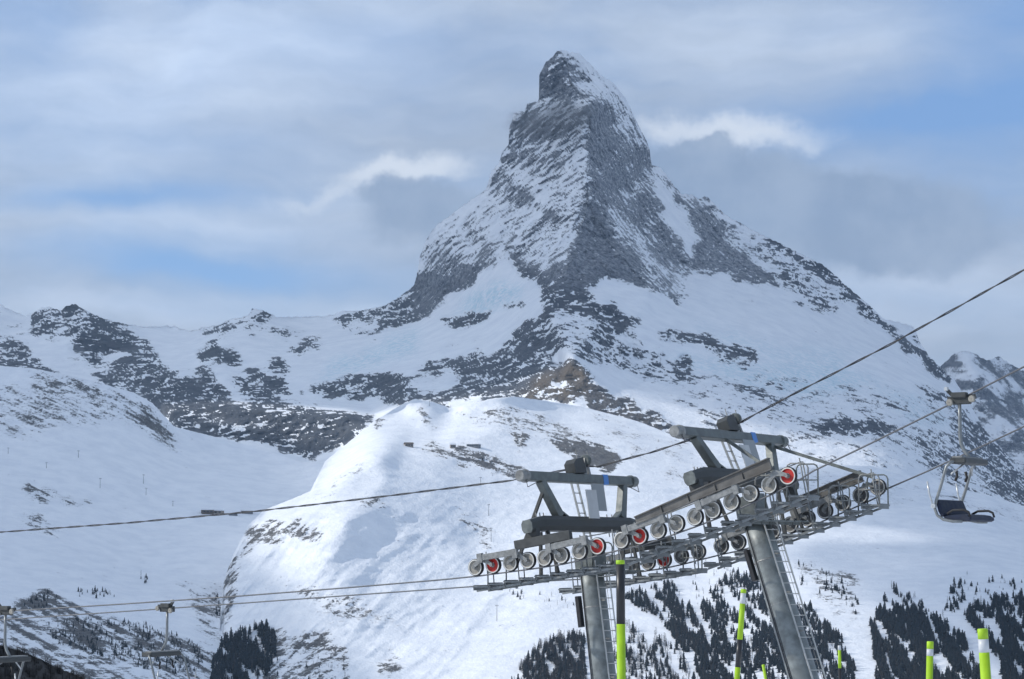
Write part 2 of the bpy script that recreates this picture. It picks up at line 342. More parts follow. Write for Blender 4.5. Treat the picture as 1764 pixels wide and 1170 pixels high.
rockM = [(-0.02, E_FACE), (0.13, N_FACE),
 (-0.07, [(955,235),(1008,228),(1008,300),(1014,325),(988,392),(940,440),(895,442),(935,335)]), (-0.03, [(735,415),(790,385),(880,390),(900,440),(830,455),(740,455)]), (0.08, [(880,188),(930,185),(925,250),(880,300),(850,340),(835,335),(865,260)]),
 (0.42, [(1014,176),(1038,186),(1062,240),(1075,330),(1045,362),(1018,325),(1009,290),(1012,230)]), (0.30, [(1075,300),(1120,300),(1140,350),(1165,415),(1190,465),(1150,440),(1100,380)]),
 (-0.14, [(1038,360),(1060,362),(1135,450),(1196,505),(1182,522),(1120,462)]), (-0.05, [(1050,150),(1080,190),(1100,250),(1085,250),(1060,200)]),
 (0.5, [(915,180),(925,120),(940,100),(962,85),(978,110),(1000,150),(1010,172),(960,168)]),
 (-0.14, [(962,82),(1000,85),(1040,128),(1060,150),(1030,150),(985,108)]),
 (0.06, [(1010,140),(1050,140),(1100,200),(1108,250),(1075,240),(1040,190)]),
 (0.60, [(1018,325),(1040,372),(1066,415),(1095,455),(1120,500),(1050,480),(1000,500),(935,490),(950,470),(980,440),(994,400)]),
 (0.12, [(1090,420),(1130,465),(1180,526),(1150,515),(1100,460)]),
 (0.12, [(718,440),(740,430),(800,450),(835,458),(800,470),(755,474)]), (0.45, [(705,500),(716,462),(755,478),(800,470),(838,462),(800,495),(755,530),(715,555),(665,572),(690,540)]),
 (0.32, [(565,545),(620,530),(665,520),(715,485),(725,540),(690,565),(640,582),(600,578),(575,560)]),
 (-0.35, [(600,560),(640,556),(660,566),(620,572)]),
 (0.40, [(880,450),(905,448),(935,468),(978,450),(964,492),(945,505),(915,488)]),
 (0.38, [(1120,280),(1160,312),(1180,330),(1215,330),(1235,380),(1290,450),(1345,492),(1300,490),(1240,470),(1195,465),(1195,420),(1180,370),(1140,310)]),
 (-0.40, [(1125,318),(1140,322),(1160,350),(1190,385),(1205,418),(1195,440),(1178,420),(1150,395),(1138,350)]),
 (0.02, [(1215,333),(1250,365),(1360,425),(1430,460),(1470,500),(1440,540),(1370,520),(1345,492),(1290,450),(1235,380)]),
 (0.42, [(1300,395),(1360,425),(1430,455),(1500,525),(1545,575),(1600,610),(1650,655),(1625,660),(1570,612),(1520,570),(1470,520),(1400,470)]),
 (0.15, [(1370,500),(1420,515),(1450,540),(1400,535)]), (-0.1, [(1285,508),(1320,512),(1318,520),(1288,518)]),
 (0.35, [(1550,550),(1575,560),(1592,600),(1570,580)]),
 (0.42, [(1128,566),(1180,570),(1250,584),(1310,606),(1316,622),(1270,618),(1200,597),(1140,580)]), (0.1, [(1230,610),(1300,625),(1290,640),(1240,622)]),
 (0.42, [(955,484),(1000,498),(1060,528),(1112,562),(1070,562),(1000,542),(950,530),(925,528)]),
 (0.03, [(925,525),(1000,540),(1070,562),(1150,610),(1205,660),(1180,672),(1100,645),(1020,628),(985,622),(950,592)]),
 (0.30, [(905,560),(925,540),(945,580),(965,632),(930,660),(895,690),(855,700),(800,665),(750,655),(800,625),(850,600)]),
 (0.34, [(520,660),(640,645),(700,640),(800,610),(860,605),(900,640),(880,670),(800,690),(760,700),(700,684),(640,690),(560,690)]),
 (0.30, [(640,690),(700,680),(790,690),(760,705),(700,700)]), (-0.35, [(700,655),(760,640),(800,650),(770,672),(720,675)]),
 (0.40, [(757,550),(800,538),(846,532),(842,558),(790,569)]), (0.1, [(745,590),(800,588),(790,602)]), (0.2, [(860,520),(900,515),(920,522),(880,535)]),
 (0.55, [(890,690),(905,668),(940,640),(985,618),(1012,640),(1018,690),(960,690)]), (-0.3, [(918,678),(950,660),(1000,648),(1006,658),(960,672)]),
 (0.34, [(1012,648),(1060,682),(1120,705),(1195,750),(1182,778),(1120,750),(1050,726),(1012,702)]), (0.2, [(1180,610),(1210,655),(1195,668),(1160,640)]),
 (-0.12, [(1100,640),(1200,650),(1310,705),(1280,730),(1180,710)]), (-0.16, [(1200,640),(1400,650),(1640,680),(1764,815),(1764,880),(1600,820),(1400,790),(1200,740)]),
 (0.40, [(1385,738),(1430,720),(1530,728),(1545,745),(1430,752)]), (0.16, [(1630,670),(1700,745),(1780,815),(1780,900),(1700,850),(1650,770)]), (0.05, [(1560,760),(1640,740),(1720,860),(1700,870),(1600,800)]),
 (0.15, [(1570,655),(1630,680),(1660,715),(1600,690)]), (0.0, [(1280,650),(1350,665),(1360,700),(1290,690)]),
 (0.34, [(40,550),(60,535),(85,522),(130,518),(215,552),(255,590),(285,622),(320,645),(260,650),(160,645),(120,600),(60,575)]),
 (-0.30, [(90,590),(118,575),(128,600),(160,640),(140,640),(112,612)]), (-0.25, [(155,632),(200,600),(225,606),(180,636)]),
 (0.30, [(-20,575),(30,585),(62,612),(110,648),(-20,640)]), (0.1, [(-20,545),(40,560),(40,580),(-20,565)]), (0.25, [(130,640),(260,645),(300,668),(250,690),(160,655)]), (0.2, [(330,560),(420,556),(480,560),(540,575),(560,590),(480,580),(400,575)]), (0.55, [(112,570),(190,556),(240,598),(160,600)]),
 (0.42, [(240,648),(332,650),(355,694),(258,696)]), (0.5, [(335,608),(365,588),(418,610),(415,636),(345,626)]),
 (0.42, [(338,635),(372,640),(400,690),(345,695)]), (0.40, [(385,650),(420,645),(490,696),(430,696)]), (0.45, [(415,630),(475,642),(522,684),(480,686)]), (0.42, [(462,625),(478,616),(508,640),(480,642)]), (0.42, [(488,598),(535,588),(545,598),(510,612)]),
 (0.36, [(318,580),(345,566),(400,550),(430,545),(438,528),(485,548),(440,556),(380,576)]), (0.30, [(500,560),(540,585),(530,590),(505,570)]),
 (0.42, [(256,698),(300,695),(400,692),(500,700),(600,706),(646,722),(608,762),(578,780),(522,796),(468,772),(400,756),(315,746)]), (0.05, [(330,722),(420,724),(470,738),(400,733)])]
iceM = [(0.9, [(560,632),(640,600),(720,568),(725,600),(620,640),(540,652)]), (1.0, [(780,532),(850,488),(905,500),(870,520),(820,540)]), (0.8, [(1130,605),(1300,632),(1450,625),(1500,660),(1400,690),(1250,655)]), (0.5, [(1150,545),(1350,600),(1500,600),(1400,640)]), (0.6, [(1480,640),(1590,690),(1650,740),(1560,720)])]
warmM = [(1.0, [(895,690),(915,660),(940,640),(985,618),(1012,640),(1018,690),(960,690)]), (0.55, [(1015,650),(1060,685),(1120,708),(1190,752),(1175,775),(1120,745),(1050,722),(1015,700)])]

def aniso(S, ang_deg, long, short, o=4, seed=0, **k):
    """streaky noise on the slope, in metres across the line of sight"""
    c, s_ = math.cos(math.radians(ang_deg)), math.sin(math.radians(ang_deg))
    q = S.Y*0.25
    u = (S.X*c+S.Z*s_+q)/long; v = (-S.X*s_+S.Z*c+q*0.6)/short
    return fbm(u, v, o, seed, **k)
def finish_mountain():
    S = M
    base = S.field(rockM, -0.50, 4.5)
    wE = S.field([(1.0, E_FACE)], 0, 10); wN = S.field([(1.0, N_FACE), (1.0, [(1120,285),(1215,330),(1345,492),(1195,468)]), (0.0, E_FACE)], 0, 10)
    wR = S.field([(1.0, [(925,520),(1000,535),(1205,660),(1100,660),(980,630)]), (1.0, [(1200,640),(1764,800),(1764,900),(1200,760)])], 0, 12)
    rockish = sstep(base, -0.40, 0.0)
    nI = fbm(S.X/150, (S.Z+0.4*S.Y)/100, 6, 1, 0.74); nL = fbm(S.X/700, (S.Z+0.4*S.Y)/420, 5, 8, 0.5)
    nE1 = aniso(S, 15, 95, 12, 4, 11, gain=0.7); nE2 = aniso(S, 36, 110, 13, 4, 15, gain=0.7); nE3 = aniso(S, 66, 130, 18, 4, 17, gain=0.65); nE4 = aniso(S, 24, 420, 70, 3, 18)
    nN1 = aniso(S, -64, 150, 14, 4, 21, gain=0.7); nN2 = aniso(S, -18, 95, 13, 4, 25, gain=0.7)
    nR = aniso(S, -42, 150, 15, 4, 29, gain=0.65)
    streak = wE*(0.75*nE1+0.75*nE2+0.4*nE3+0.45*nE4) + wN*(0.9*nN1+0.5*nN2+0.3*nI) + (1-np.clip(wE+wN, 0, 1))*((1-wR)*(1.15*nI+0.7*aniso(S, 6, 130, 26, 4, 33, gain=0.6)+0.35*aniso(S, 58, 130, 26, 3, 35))+wR*((0.7+0.6*(S.PX < 1220))*nR+1.0*nI))
    rid = fbm(S.X/420, (S.Z+S.Y*0.5)/600, 5, 51, 0.55, ridged=True)-0.35
    gul = aniso(S, 75, 700, 120, 4, 57, ridged=True)-0.35
    gulN = aniso(S, -65, 600, 110, 4, 61, ridged=True)-0.35
    # rock beds: stepped ledges dipping to the left on the sunny face, gullied ribs on the other
    c17, s17 = math.cos(math.radians(19)), math.sin(math.radians(19))
    bed = (-S.X*s17+S.Z*c17)/26.0+1.6*fbm(S.X/160, S.Z/120, 3, 83)
    saw = bed-np.floor(bed); step_ = np.where(saw < 0.7, saw/0.7, (1-saw)/0.3)
    crag = fbm(S.X/70, (S.Z+0.5*S.Y)/50, 5, 85, 0.62, ridged=True)-0.3
    ledge = (wE*5.0+(1-wE)*2.5)*step_+(10+6*(1-np.clip(wE+wN, 0, 1)))*crag
    disp = rockish*(ledge+55*rid + 38*np.where(wN > wE, gulN, gul)*(np.clip(wE+wN, 0, 1)*0.6+0.4) + 16*streak + 9*fbm(S.X/45, (S.Z+0.5*S.Y)/45, 3, 71))
    disp += (1-rockish)*(10*fbm(S.X/300, (S.Z+S.Y)/220, 4, 75)) - 12*rockish
    ice = S.field(iceM, 0, 8)
    disp += ice*14*fbm(S.X/60, (S.Z+0.4*S.Y)/26, 3, 79, ridged=True)
    fade = sstep(S.PY-S.top[None, :], 0, 16)
    S.D = S.D - disp*fade
    S.update()
    nx, ny, nz = S.normals()
    steep = 0.45+nz-blur(nz, 14)+0.25*(blur(nz, 14)-0.5)
    base = np.where(base > 0.1, base*1.15+0.12*(1-np.clip(wE+wN, 0, 1)), base)-0.02*wE*sstep(base, -0.1, 0.0)
    dust = 0.12+0.62*wN+0.48*wE-0.15*sstep(base, .45, .65)
    rock = base + streak*(0.5+0.5*rockish) + 0.16*nL*rockish + rockish*1.1*(0.50-np.clip(steep, 0, 1)) + (1-rockish)*(-0.1+0.25*nI)
    # snow lies in the cracks and on the shelves: thin veins, along the beds and down the gullies
    v1 = fbm((S.X+0.5*S.Z)/105+0.5*nI, (S.Z-0.25*S.X+0.35*S.Y)/42, 4, 87, 0.6, ridged=True)
    v2 = fbm((S.X-0.9*S.Z)/60+0.3*nI, (S.Z+0.6*S.X+0.35*S.Y)/130, 4, 89, 0.6, ridged=True)
    other = 1-np.clip(wE+wN, 0, 1)
    def top(v, a, b): return sstep(v, *np.quantile(v[::7, ::7], (a, b)))
    rock = rock-rockish*(other*(0.75*top(v1, .74, .95)+0.75*top(v2, .74, .95))+(wE+wN)*(0.15*top(v1, .8, .97)+0.40*top(v2, .8, .97)))+0.04*other*rockish
    rock = np.where(base < -0.3, np.minimum(rock, 0.22), rock)
    warm = S.field(warmM, 0, 6)
    S.build('mountain', mat_mountain, dict(rock=rock, ice=ice, warm=warm, dust=dust), jag=1.9, back=30, bottom=lambda px: 925 + 0*px)
finish_mountain()

# --- a far summit beyond the right-hand ridge
P = Sheet(1560, 2010, 590, 960, 2.4, [(1560,680,13.2),(1600,650,13),(1625,628,12.8),(1640,612,12.7),(1660,604,12.6),(1680,610,12.6),(1700,622,12.7),(1720,614,12.8),(1745,630,12.8),(1764,640,12.9),(1850,690,13),(2020,640,13)],
          [(1640,720,12.0),(1680,650,12.2),(1700,800,11.6),(1764,760,11.8),(1850,850,11.4),(1560,850,11.6),(2000,900,11.2),(1700,920,11.2)], smooth=8)
def finish_peak():
    S = P
    n = fbm(S.X/300, S.Z/240, 5, 101); r = fbm(S.X/500, (S.Z+0.5*S.Y)/500, 4, 105, ridged=True)-0.3
    S.D = S.D-(r*90+n*40)*sstep(S.PY-S.top[None, :], 0, 14); S.update()
    _, _, nz = S.normals()
    S.build('distant_peak', mat_mountain, dict(rock=0.12+0.7*aniso(S, -55, 200, 70, 4, 111)+1.1*fbm(S.X/130, S.Z/110, 5, 115, .6)+0.6*(0.5-nz), ice=n*0, warm=n*0, dust=n*0+0.5), jag=2.0, bottom=lambda px: 940+0*px)
finish_peak()

# --- the long snow slope on the left, running down to the right
crestS = [(-260,590,6.8),(0,630,6.6),(60,635,6.55),(150,654,6.5),(230,676,6.5),(262,694,6.45),(300,735,6.55),(420,765,6.65),(520,796,6.55),(600,800,6.3),(700,830,6.2)]
ptsS = [(100,720,6.15),(200,760,6.15),(0,740,6.05),(300,820,6.1),(420,860,5.9),(100,850,5.55),(0,890,5.2),(250,920,5.4),(370,950,5.2),(470,900,5.6),(100,980,4.8),(0,1020,4.5),(250,1030,4.7),(370,1040,4.75),(100,1100,4.1),(0,1170,3.7),(250,1170,3.85),(400,1170,4.1),
        (-260,760,5.6),(-260,950,4.5),(-260,1200,3.3),(0,1290,3.3),(250,1290,3.4),(450,1290,3.6),(600,1200,4.2),(600,1000,5.2),(600,880,5.8),(700,900,5.8),(700,1290,3.7)]
Sl = Sheet(-250, 690, 580, 1280, 2.2, crestS, ptsS, smooth=26, conform=0.5)
rockS = [(-0.16, [(40,632),(150,650),(250,690),(310,765),(250,745),(140,690),(60,660)]), (-0.02, [(200,672),(250,700),(310,760),(290,765),(240,730)]), (0.14, [(20,835),(70,842),(165,868),(150,874),(70,860)]),
 (-0.04, [(35,880),(80,895),(120,925),(90,925),(50,905)]), (-0.20, [(-250,690),(60,660),(200,720),(150,740),(-250,760)]), (-0.14, [(260,760),(310,770),(300,785)]),
 (-0.16, [(0,1050),(60,1015),(110,1030),(200,1065),(330,1100),(400,1140),(400,1290),(-250,1290),(-250,1050)]), (0.12, [(38,1035),(75,1015),(110,1030),(85,1048),(45,1052)]), (-0.08, [(100,1070),(220,1080),(320,1120),(200,1125),(60,1120)]), (-0.18, [(300,1000),(380,1010),(400,1100),(360,1110)])]
def finish_left():
    S = Sl
    base = S.field(rockS, -0.46, 7)
    n = fbm(S.X/160, (S.Z+0.5*S.Y)/120, 5, 121); st = aniso(S, -30, 110, 11, 4, 125, gain=0.65)
    big = fbm(S.X/500, (S.Z+0.7*S.Y)/500, 4, 129)
    rk = sstep(base, -0.4, 0)
    S.D = S.D-((22*big+7*n)+rk*(14*st+10*n))*sstep(S.PY-S.top[None, :], 0, 10); S.update()
    rock = base+0.12*rk+0.75*st*(0.35+rk)+0.6*fbm(S.X/40, (S.Z+0.5*S.Y)/30, 4, 131, .6)*(0.25+rk)+0.2*n
    S.build('snow_slope', mat_hill, dict(rock=rock, ice=n*0, warm=n*0+0.15, dust=n*0+0.15), jag=0.5, bottom=lambda px: 1270+0*px)
finish_left()

# --- the sunlit hill in the middle and the wooded flank to its right
crestH = [(350,1290,3.7),(368,1170,4.3),(378,1100,4.5),(380,1050,4.65),(386,1000,4.8),(402,955,4.9),(428,905,5.05),(455,879,5.15),(500,861,5.2),(535,846,5.35),(560,795,5.85),(600,762,6.1),(650,722,6.3),(690,698,6.4),(715,687,6.4),(745,692,6.4),(775,703,6.45),(810,696,6.4),(850,686,6.4),(885,683,6.45),(930,689,6.6),
 (1000,700,6.72),(1100,726,6.65),(1200,766,6.45),(1300,791,6.35),(1400,800,6.3),(1500,803,6.25),(1600,832,6.2),(1700,852,6.15),(1764,872,6.1),(2020,930,5.9)]
linesH = [[(520,855,5.25),(560,838,5.3),(605,803,5.4),(640,781,5.45),(662,778,5.5),(700,788,5.6)], [(642,783,5.44),(668,830,5.25),(673,870,5.1),(668,920,4.95),(700,960,4.85),(745,1010,4.72)], [(720,690,6.38),(738,720,6.25),(745,745,6.15)]]
ptsH = [(560,826,5.55),(600,795,5.65),(640,772,5.7),(690,760,5.85),(660,740,6.1),(500,900,4.95),(560,860,5.08),(600,900,4.86),(450,920,4.95),(550,1000,4.58),(440,1040,4.55),(600,1170,4.08),(750,1170,4.05),(480,1170,4.15),(420,1170,4.2),
 (730,830,5.36),(760,900,5.12),(795,960,4.93),(830,930,5.15),(850,1000,4.85),(800,1100,4.35),(705,770,5.82),(780,775,5.8),(830,778,5.8),(900,760,6.05),(950,740,6.3),(870,720,6.3),(790,730,6.25),(760,740,6.2),(690,725,6.28),
 (1000,790,5.95),(1050,800,5.85),(1100,830,5.7),(950,830,5.65),(860,850,5.5),(900,900,5.25),(1000,900,5.3),(1150,850,5.65),(1200,900,5.4),(1300,870,5.6),(1400,900,5.4),(1500,890,5.6),(1600,920,5.4),(1764,930,5.6),
 (1000,1000,4.75),(900,1050,4.5),(1100,1000,4.8),(1080,1060,4.45),(1100,1100,4.25),(950,1170,3.95),(1200,1000,4.9),(1200,1100,4.2),(1200,1170,3.8),(1300,1060,4.4),(1400,980,4.85),(1400,1170,3.6),(1500,1010,4.7),(1500,1100,4.05),(1600,1010,4.6),(1700,1000,4.7),(1764,1000,4.75),(1600,1170,3.6),(1764,1170,3.5),
 (2000,1100,4.0),(2000,1290,3.0),(1600,1290,3.0),(1200,1290,3.15),(800,1290,3.45),(450,1290,3.55)]
H = Sheet(340, 2010, 670, 1280, 2.0, crestH, ptsH, linesH, smooth=9, smooth_snow=44, conform=0.6, where=lambda px, py: np.maximum(sstep(px, 760, 860), sstep(py, 940, 1020)))
rockH = [(-0.12, [(376,1120),(382,1010),(398,955),(418,950),(402,1020),(394,1120)]), (-0.2, [(520,850),(560,840),(600,805),(640,785),(620,810),(570,850)]), (-0.10, [(412,950),(430,905),(470,890),(552,900),(545,935),(520,930),(480,945),(440,930),(420,960)]), (-0.08, [(700,762),(790,768),(870,790),(935,828),(900,832),(800,800),(740,785)]), (0.02, [(760,775),(830,782),(880,805),(930,830),(880,822),(800,800)]),
 (0.48, [(946,748),(1000,762),(1062,778),(1084,804),(1040,810),(992,799)]), (0.1, [(880,700),(930,712),(1000,745),(960,745),(900,725)]), (-0.05, [(1080,770),(1110,780),(1100,800),(1085,795)]), (-0.12, [(860,690),(900,700),(960,730),(930,735),(880,715)]), (-0.1, [(720,700),(745,715),(752,745),(738,740)]), (-0.16, [(600,860),(640,850),(700,870),(650,880)]), (0.05, [(880,745),(915,752),(905,772),(880,768)]), (-0.2, [(780,715),(900,700),(1000,740),(1100,770),(1000,760),(850,740)]), (0.02, [(1015,700),(1060,718),(1070,740),(1030,735)]),
 (-0.14, [(440,1085),(560,1095),(605,1120),(600,1190),(440,1190)]), (-0.22, [(480,1000),(600,1020),(700,1070),(660,1080),(540,1050)]), (-0.24, [(780,870),(850,900),(870,950),(800,920)]), (-0.1, [(820,930),(850,930),(845,950)]), (-0.2, [(650,1120),(680,1110),(700,1170),(650,1170)]), (-0.1, [(640,715),(660,705),(670,730),(650,745)]),
 (-0.3, [(1000,700),(1200,770),(1400,800),(1764,870),(1764,900),(1400,860),(1150,830),(1050,760)]), (-0.2, [(1370,960),(1480,990),(1480,1080),(1420,1050)])]
def finish_hill():
    S = H
    base = S.field(rockH, -0.47, 5)
    n = fbm(S.X/110, (S.Z+0.5*S.Y)/90, 5, 141); st = aniso(S, -20, 90, 11, 4, 145, gain=0.65); dn = aniso(S, 58, 90, 11, 4, 149, gain=0.65)
    big = fbm(S.X/420, (S.Z+0.7*S.Y)/420, 4, 153); mid = fbm(S.X/140, (S.Z+0.7*S.Y)/140, 3, 157, ridged=True)-0.3
    rk = sstep(base, -0.42, 0)
    spur = (aniso(S, 66, 520, 130, 3, 167, ridged=True)-0.3)*sstep(S.PY, 800, 900)*(1-sstep(S.PX, 820, 980))
    flute = aniso(S, 78, 420, 55, 4, 163)*sstep(S.PY, 880, 1000)*(1-sstep(S.PX, 760, 900))
    S.D = S.D-((24*big+13*mid+6*n+12*flute+20*spur)+rk*(14*st+14*n))*sstep(S.PY-S.top[None, :], 0, 10); S.update()
    rock = base+0.12*rk+0.65*np.where(S.PX < 660, dn, st)*(0.35+rk)+0.8*fbm(S.X/36, (S.Z+0.5*S.Y)/26, 5, 159, .7)*(0.3+rk)+0.3*n
    S.build('snowy_hill', mat_hill, dict(rock=rock, ice=n*0, warm=n*0+0.22, dust=n*0+0.15), jag=0.35, bottom=lambda px: 1275+0*px)
finish_hill()

# --- valley floor far below, out to the horizon
def ring_sheet(name, r0, r1, z, mat):
    nA, nR = 96, 10
    V = []; Q = []
    for j in range(nR+1):
        r = r0+(r1-r0)*(j/nR)**1.5
        for i in range(nA):
            a = 2*math.pi*i/nA; V.append((r*math.sin(a), r*math.cos(a), z+12*math.sin(i*1.7+j*2.3)))
    for j in range(nR):
        for i in range(nA):
            i2 = (i+1) % nA; Q.append((j*nA+i, j*nA+i2, (j+1)*nA+i2, (j+1)*nA+i))
    n = len(V)
    o = mesh_np(name, V, Q, mat, True, dict(rock=np.full(n, -0.4), ice=np.zeros(n), warm=np.zeros(n), dust=np.zeros(n)))
    return tag(o, kind='structure')
ring_sheet('valley_ground', 1.0, 14500.0, -760.0, mat_hill)

# ------------------------------------------------------------------ clouds overhead (they cast the shade that lies on the slopes) and the air
def cloud_mat():
    m = bpy.data.materials.new('cloud'); m.use_nodes = True; m.node_tree.nodes.clear(); N = NT(m.node_tree)
    out = N.n.new('ShaderNodeOutputMaterial'); tr = N.n.new('ShaderNodeBsdfTransparent'); ts = N.n.new('ShaderNodeBsdfTranslucent'); df = N.n.new('ShaderNodeBsdfDiffuse')
    ts.inputs[0].default_value = (0.90, 0.94, 0.98, 1); df.inputs[0].default_value = (0.88, 0.91, 0.95, 1)
    g = N.n.new('ShaderNodeNewGeometry').outputs['Position']
    n = N.noise(g, 1/420.0, 5, 0.6)
    a = N.m('MULTIPLY', N.step(N.add(N.attr('dens'), N.mul(N.sub(n, 0.5), 0.9)), 0.15, 0.55), 0.76)
    m1 = N.n.new('ShaderNodeMixShader'); m1.inputs[0].default_value = 0.45; N.l.new(ts.outputs[0], m1.inputs[1]); N.l.new(df.outputs[0], m1.inputs[2])
    m2 = N.n.new('ShaderNodeMixShader'); N.put(m2.inputs[0], a); N.l.new(tr.outputs[0], m2.inputs[1]); N.l.new(m1.outputs[0], m2.inputs[2])
    N.l.new(m2.outputs[0], out.inputs[0]); return m
CLOUD_Z = 3900.0
def cloud(outline, z_ground, thick, mat, cell=120.0, soft=350.0, dens=1.0, holes=()):
    # outline: the ground it shades, in metres; the cloud itself drifts up-sun of it
    t = (CLOUD_Z-z_ground)/sdir.z; ox, oy = sdir.x*t, sdir.y*t
    P_ = np.array(outline, float); x0, y0 = P_.min(0)-soft*2; x1, y1 = P_.max(0)+soft*2
    xs = np.arange(x0, x1+cell, cell); ys = np.arange(y0, y1+cell, cell)
    GX, GY = np.meshgrid(xs, ys)
    d = inpoly(GX, GY, outline).astype(float)*dens
    for h in holes: d[inpoly(GX, GY, h)] = -0.1
    d = blur(d, soft/cell/2)
    lump = 0.6+0.8*np.abs(pn(GX/900, GY/900, 201))+0.4*pn(GX/350, GY/350, 203)
    th = thick*np.clip(d, 0, 1)**0.7*lump
    n = GX.size; ny_, nx_ = GX.shape
    V = np.concatenate([np.stack([GX+ox, GY+oy, CLOUD_Z+th], -1).reshape(-1, 3), np.stack([GX+ox, GY+oy, CLOUD_Z-0.35*th-1.0], -1).reshape(-1, 3)])
    idx = np.arange(n).reshape(ny_, nx_); k = d > 0.02
    fk = k[:-1, :-1] | k[1:, 1:] | k[1:, :-1] | k[:-1, 1:]
    Q = np.stack([idx[:-1, :-1], idx[:-1, 1:], idx[1:, 1:], idx[1:, :-1]], -1)[fk]
    Q = np.concatenate([Q, Q[:, ::-1]+n])
    o = mesh_np('cloud', V, Q, mat, True, dict(dens=np.concatenate([d.ravel(), d.ravel()])))
    return tag(o, kind='stuff')
mat_cloud = cloud_mat()
# over the left-hand slope and valley
cloud([(-3800,2200),(-1000,3000),(-960,4400),(-820,5250),(-480,5700),(-350,6200),(-380,6800),(-1000,7600),(-2500,7600),(-4500,6000)], 50, 260, mat_cloud)
# over the great peak and its glaciers
cloud([(-3600,7900),(-900,7750),(0,7450),(500,7300),(900,7050),(2200,6600),(8200,7000),(9000,13000),(-3600,13000)], 400, 420, mat_cloud, cell=160)
# over the wooded flank on the right, with breaks
cloud([(560,2600),(560,4000),(700,5000),(1100,6200),(2200,6500),(3600,5200),(3600,2600)], 0, 240, mat_cloud, cell=70, soft=170, holes=([(700,5150),(900,5120),(1150,5300),(1100,5500),(850,5400)], [(900,4700),(1050,4650),(1250,4800),(1150,4950),(980,4880)], [(1350,5000),(1600,5000),(1600,5200),(1400,5180)]))

hz = bpy.data.meshes.new('haze'); bm = bmesh.new(); bmesh.ops.create_cube(bm, size=1.0); bm.to_mesh(hz); bm.free()
ho = bpy.data.objects.new('haze', hz); COL.objects.link(ho); tag(ho, kind='stuff')
HZ_TOP, HZ_BOT = 2480.0, -790.0
ho.scale = (30000, 30000, HZ_TOP-HZ_BOT); ho.location = (0, 0, (HZ_TOP+HZ_BOT)/2)
hm = bpy.data.materials.new('haze'); hm.use_nodes = True; hm.node_tree.nodes.clear()
_o = hm.node_tree.nodes.new('ShaderNodeOutputMaterial'); _v = hm.node_tree.nodes.new('ShaderNodeVolumePrincipled')
_v.inputs['Color'].default_value = (0.50, 0.72, 1.0, 1); _v.inputs['Density'].default_value = 2.1e-5; _v.inputs['Anisotropy'].default_value = 0.0
hm.node_tree.links.new(_v.outputs[0], _o.inputs['Volume']); hz.materials.append(hm)
#--PART2--
# ------------------------------------------------------------------ near snow slope under the viewer and the dark bank at the left
def near_ground():
    nx, ny = 90, 150
    xs = np.linspace(-140, 160, nx); ys = np.concatenate([np.linspace(-60, 90, 90), np.linspace(94, 900, ny-90)])
    X, Y = np.meshgrid(xs, ys)
    Z = -1.85-0.056*np.maximum(Y, -60)-0.55*np.maximum(Y-85, 0)**2/(np.maximum(Y-85, 0)+40)-0.06*X*(X < 0)*0-0.03*np.maximum(X-20, 0)
    Z += 0.12*fbm(X/9, Y/9, 4, 301)*sstep(np.abs(Y), 2, 8)
    idx = np.arange(nx*ny).reshape(ny, nx)
    Q = np.stack([idx[:-1, :-1], idx[:-1, 1:], idx[1:, 1:], idx[1:, :-1]], -1).reshape(-1, 4)
    n = nx*ny
    o = mesh_np('snow_ground', np.stack([X, Y, Z], -1).reshape(-1, 3), Q, mat_hill, True, dict(rock=np.full(n, -1.6), ice=np.zeros(n), warm=np.zeros(n), dust=np.zeros(n)))
    tag(o, kind='structure')
near_ground()
def ground_z(x, y): return -1.85-0.056*y-0.03*max(x-20, 0)

def pmat(name, col, rough=0.5, metal=0.0, var=0.12, scale=6.0, dirt=None, bump=0.0):
    m, N, p = new_mat(name)
    tc = N.n.new('ShaderNodeTexCoord').outputs['Object']
    n = N.noise(tc, scale, 5, 0.6); n2 = N.noise(tc, scale*0.23, 3, 0.6)
    c = N.mix(N.step(n, 0.3, 0.7), tuple(v*(1-var) for v in col)+(1,), tuple(min(1, v*(1+var)) for v in col)+(1,))
    if dirt: c = N.mix(N.step(n2, 0.48, 0.72, 0, 0.7), c, dirt+(1,))
    N.put(p.inputs['Base Color'], c); p.inputs['Metallic'].default_value = metal
    N.put(p.inputs['Roughness'], N.step(n, 0.3, 0.7, max(0.05, rough-0.1), min(1, rough+0.1)))
    if bump:
        b = N.n.new('ShaderNodeBump'); b.inputs['Strength'].default_value = bump; b.inputs['Distance'].default_value = 0.01
        N.put(b.inputs['Height'], n); N.l.new(b.outputs[0], p.inputs['Normal'])
    return m
galv = pmat('galvanised_steel', (0.13, 0.145, 0.14), 0.5, 0.25, 0.25, 5.0, (0.07, 0.08, 0.082))
ladder_steel = pmat('ladder_aluminium', (0.42, 0.43, 0.42), 0.45, 0.3, 0.12, 6.0)
galv_mid = pmat('weathered_galvanised', (0.20, 0.215, 0.22), 0.5, 0.2, 0.22, 6.0, (0.10, 0.11, 0.115))
galv_tube = pmat('galvanised_tube', (0.185, 0.205, 0.205), 0.5, 0.25, 0.30, 3.2, (0.12, 0.135, 0.135), bump=0.15)
galv_light = pmat('light_galvanised', (0.22, 0.225, 0.22), 0.45, 0.2, 0.22, 9.0, (0.13, 0.13, 0.125))
steel_dark = pmat('dark_steel', (0.05, 0.054, 0.054), 0.55, 0.2, 0.25, 4.0, (0.05, 0.05, 0.05))
steel_brown = pmat('weathered_beam', (0.115, 0.112, 0.105), 0.55, 0.2, 0.25, 3.0, (0.06, 0.05, 0.04))
rubber = pmat('rubber', (0.02, 0.02, 0.022), 0.7)
rim_paint = pmat('pale_rim', (0.60, 0.59, 0.55), 0.5, 0, 0.1, 12.0, (0.42, 0.40, 0.37))
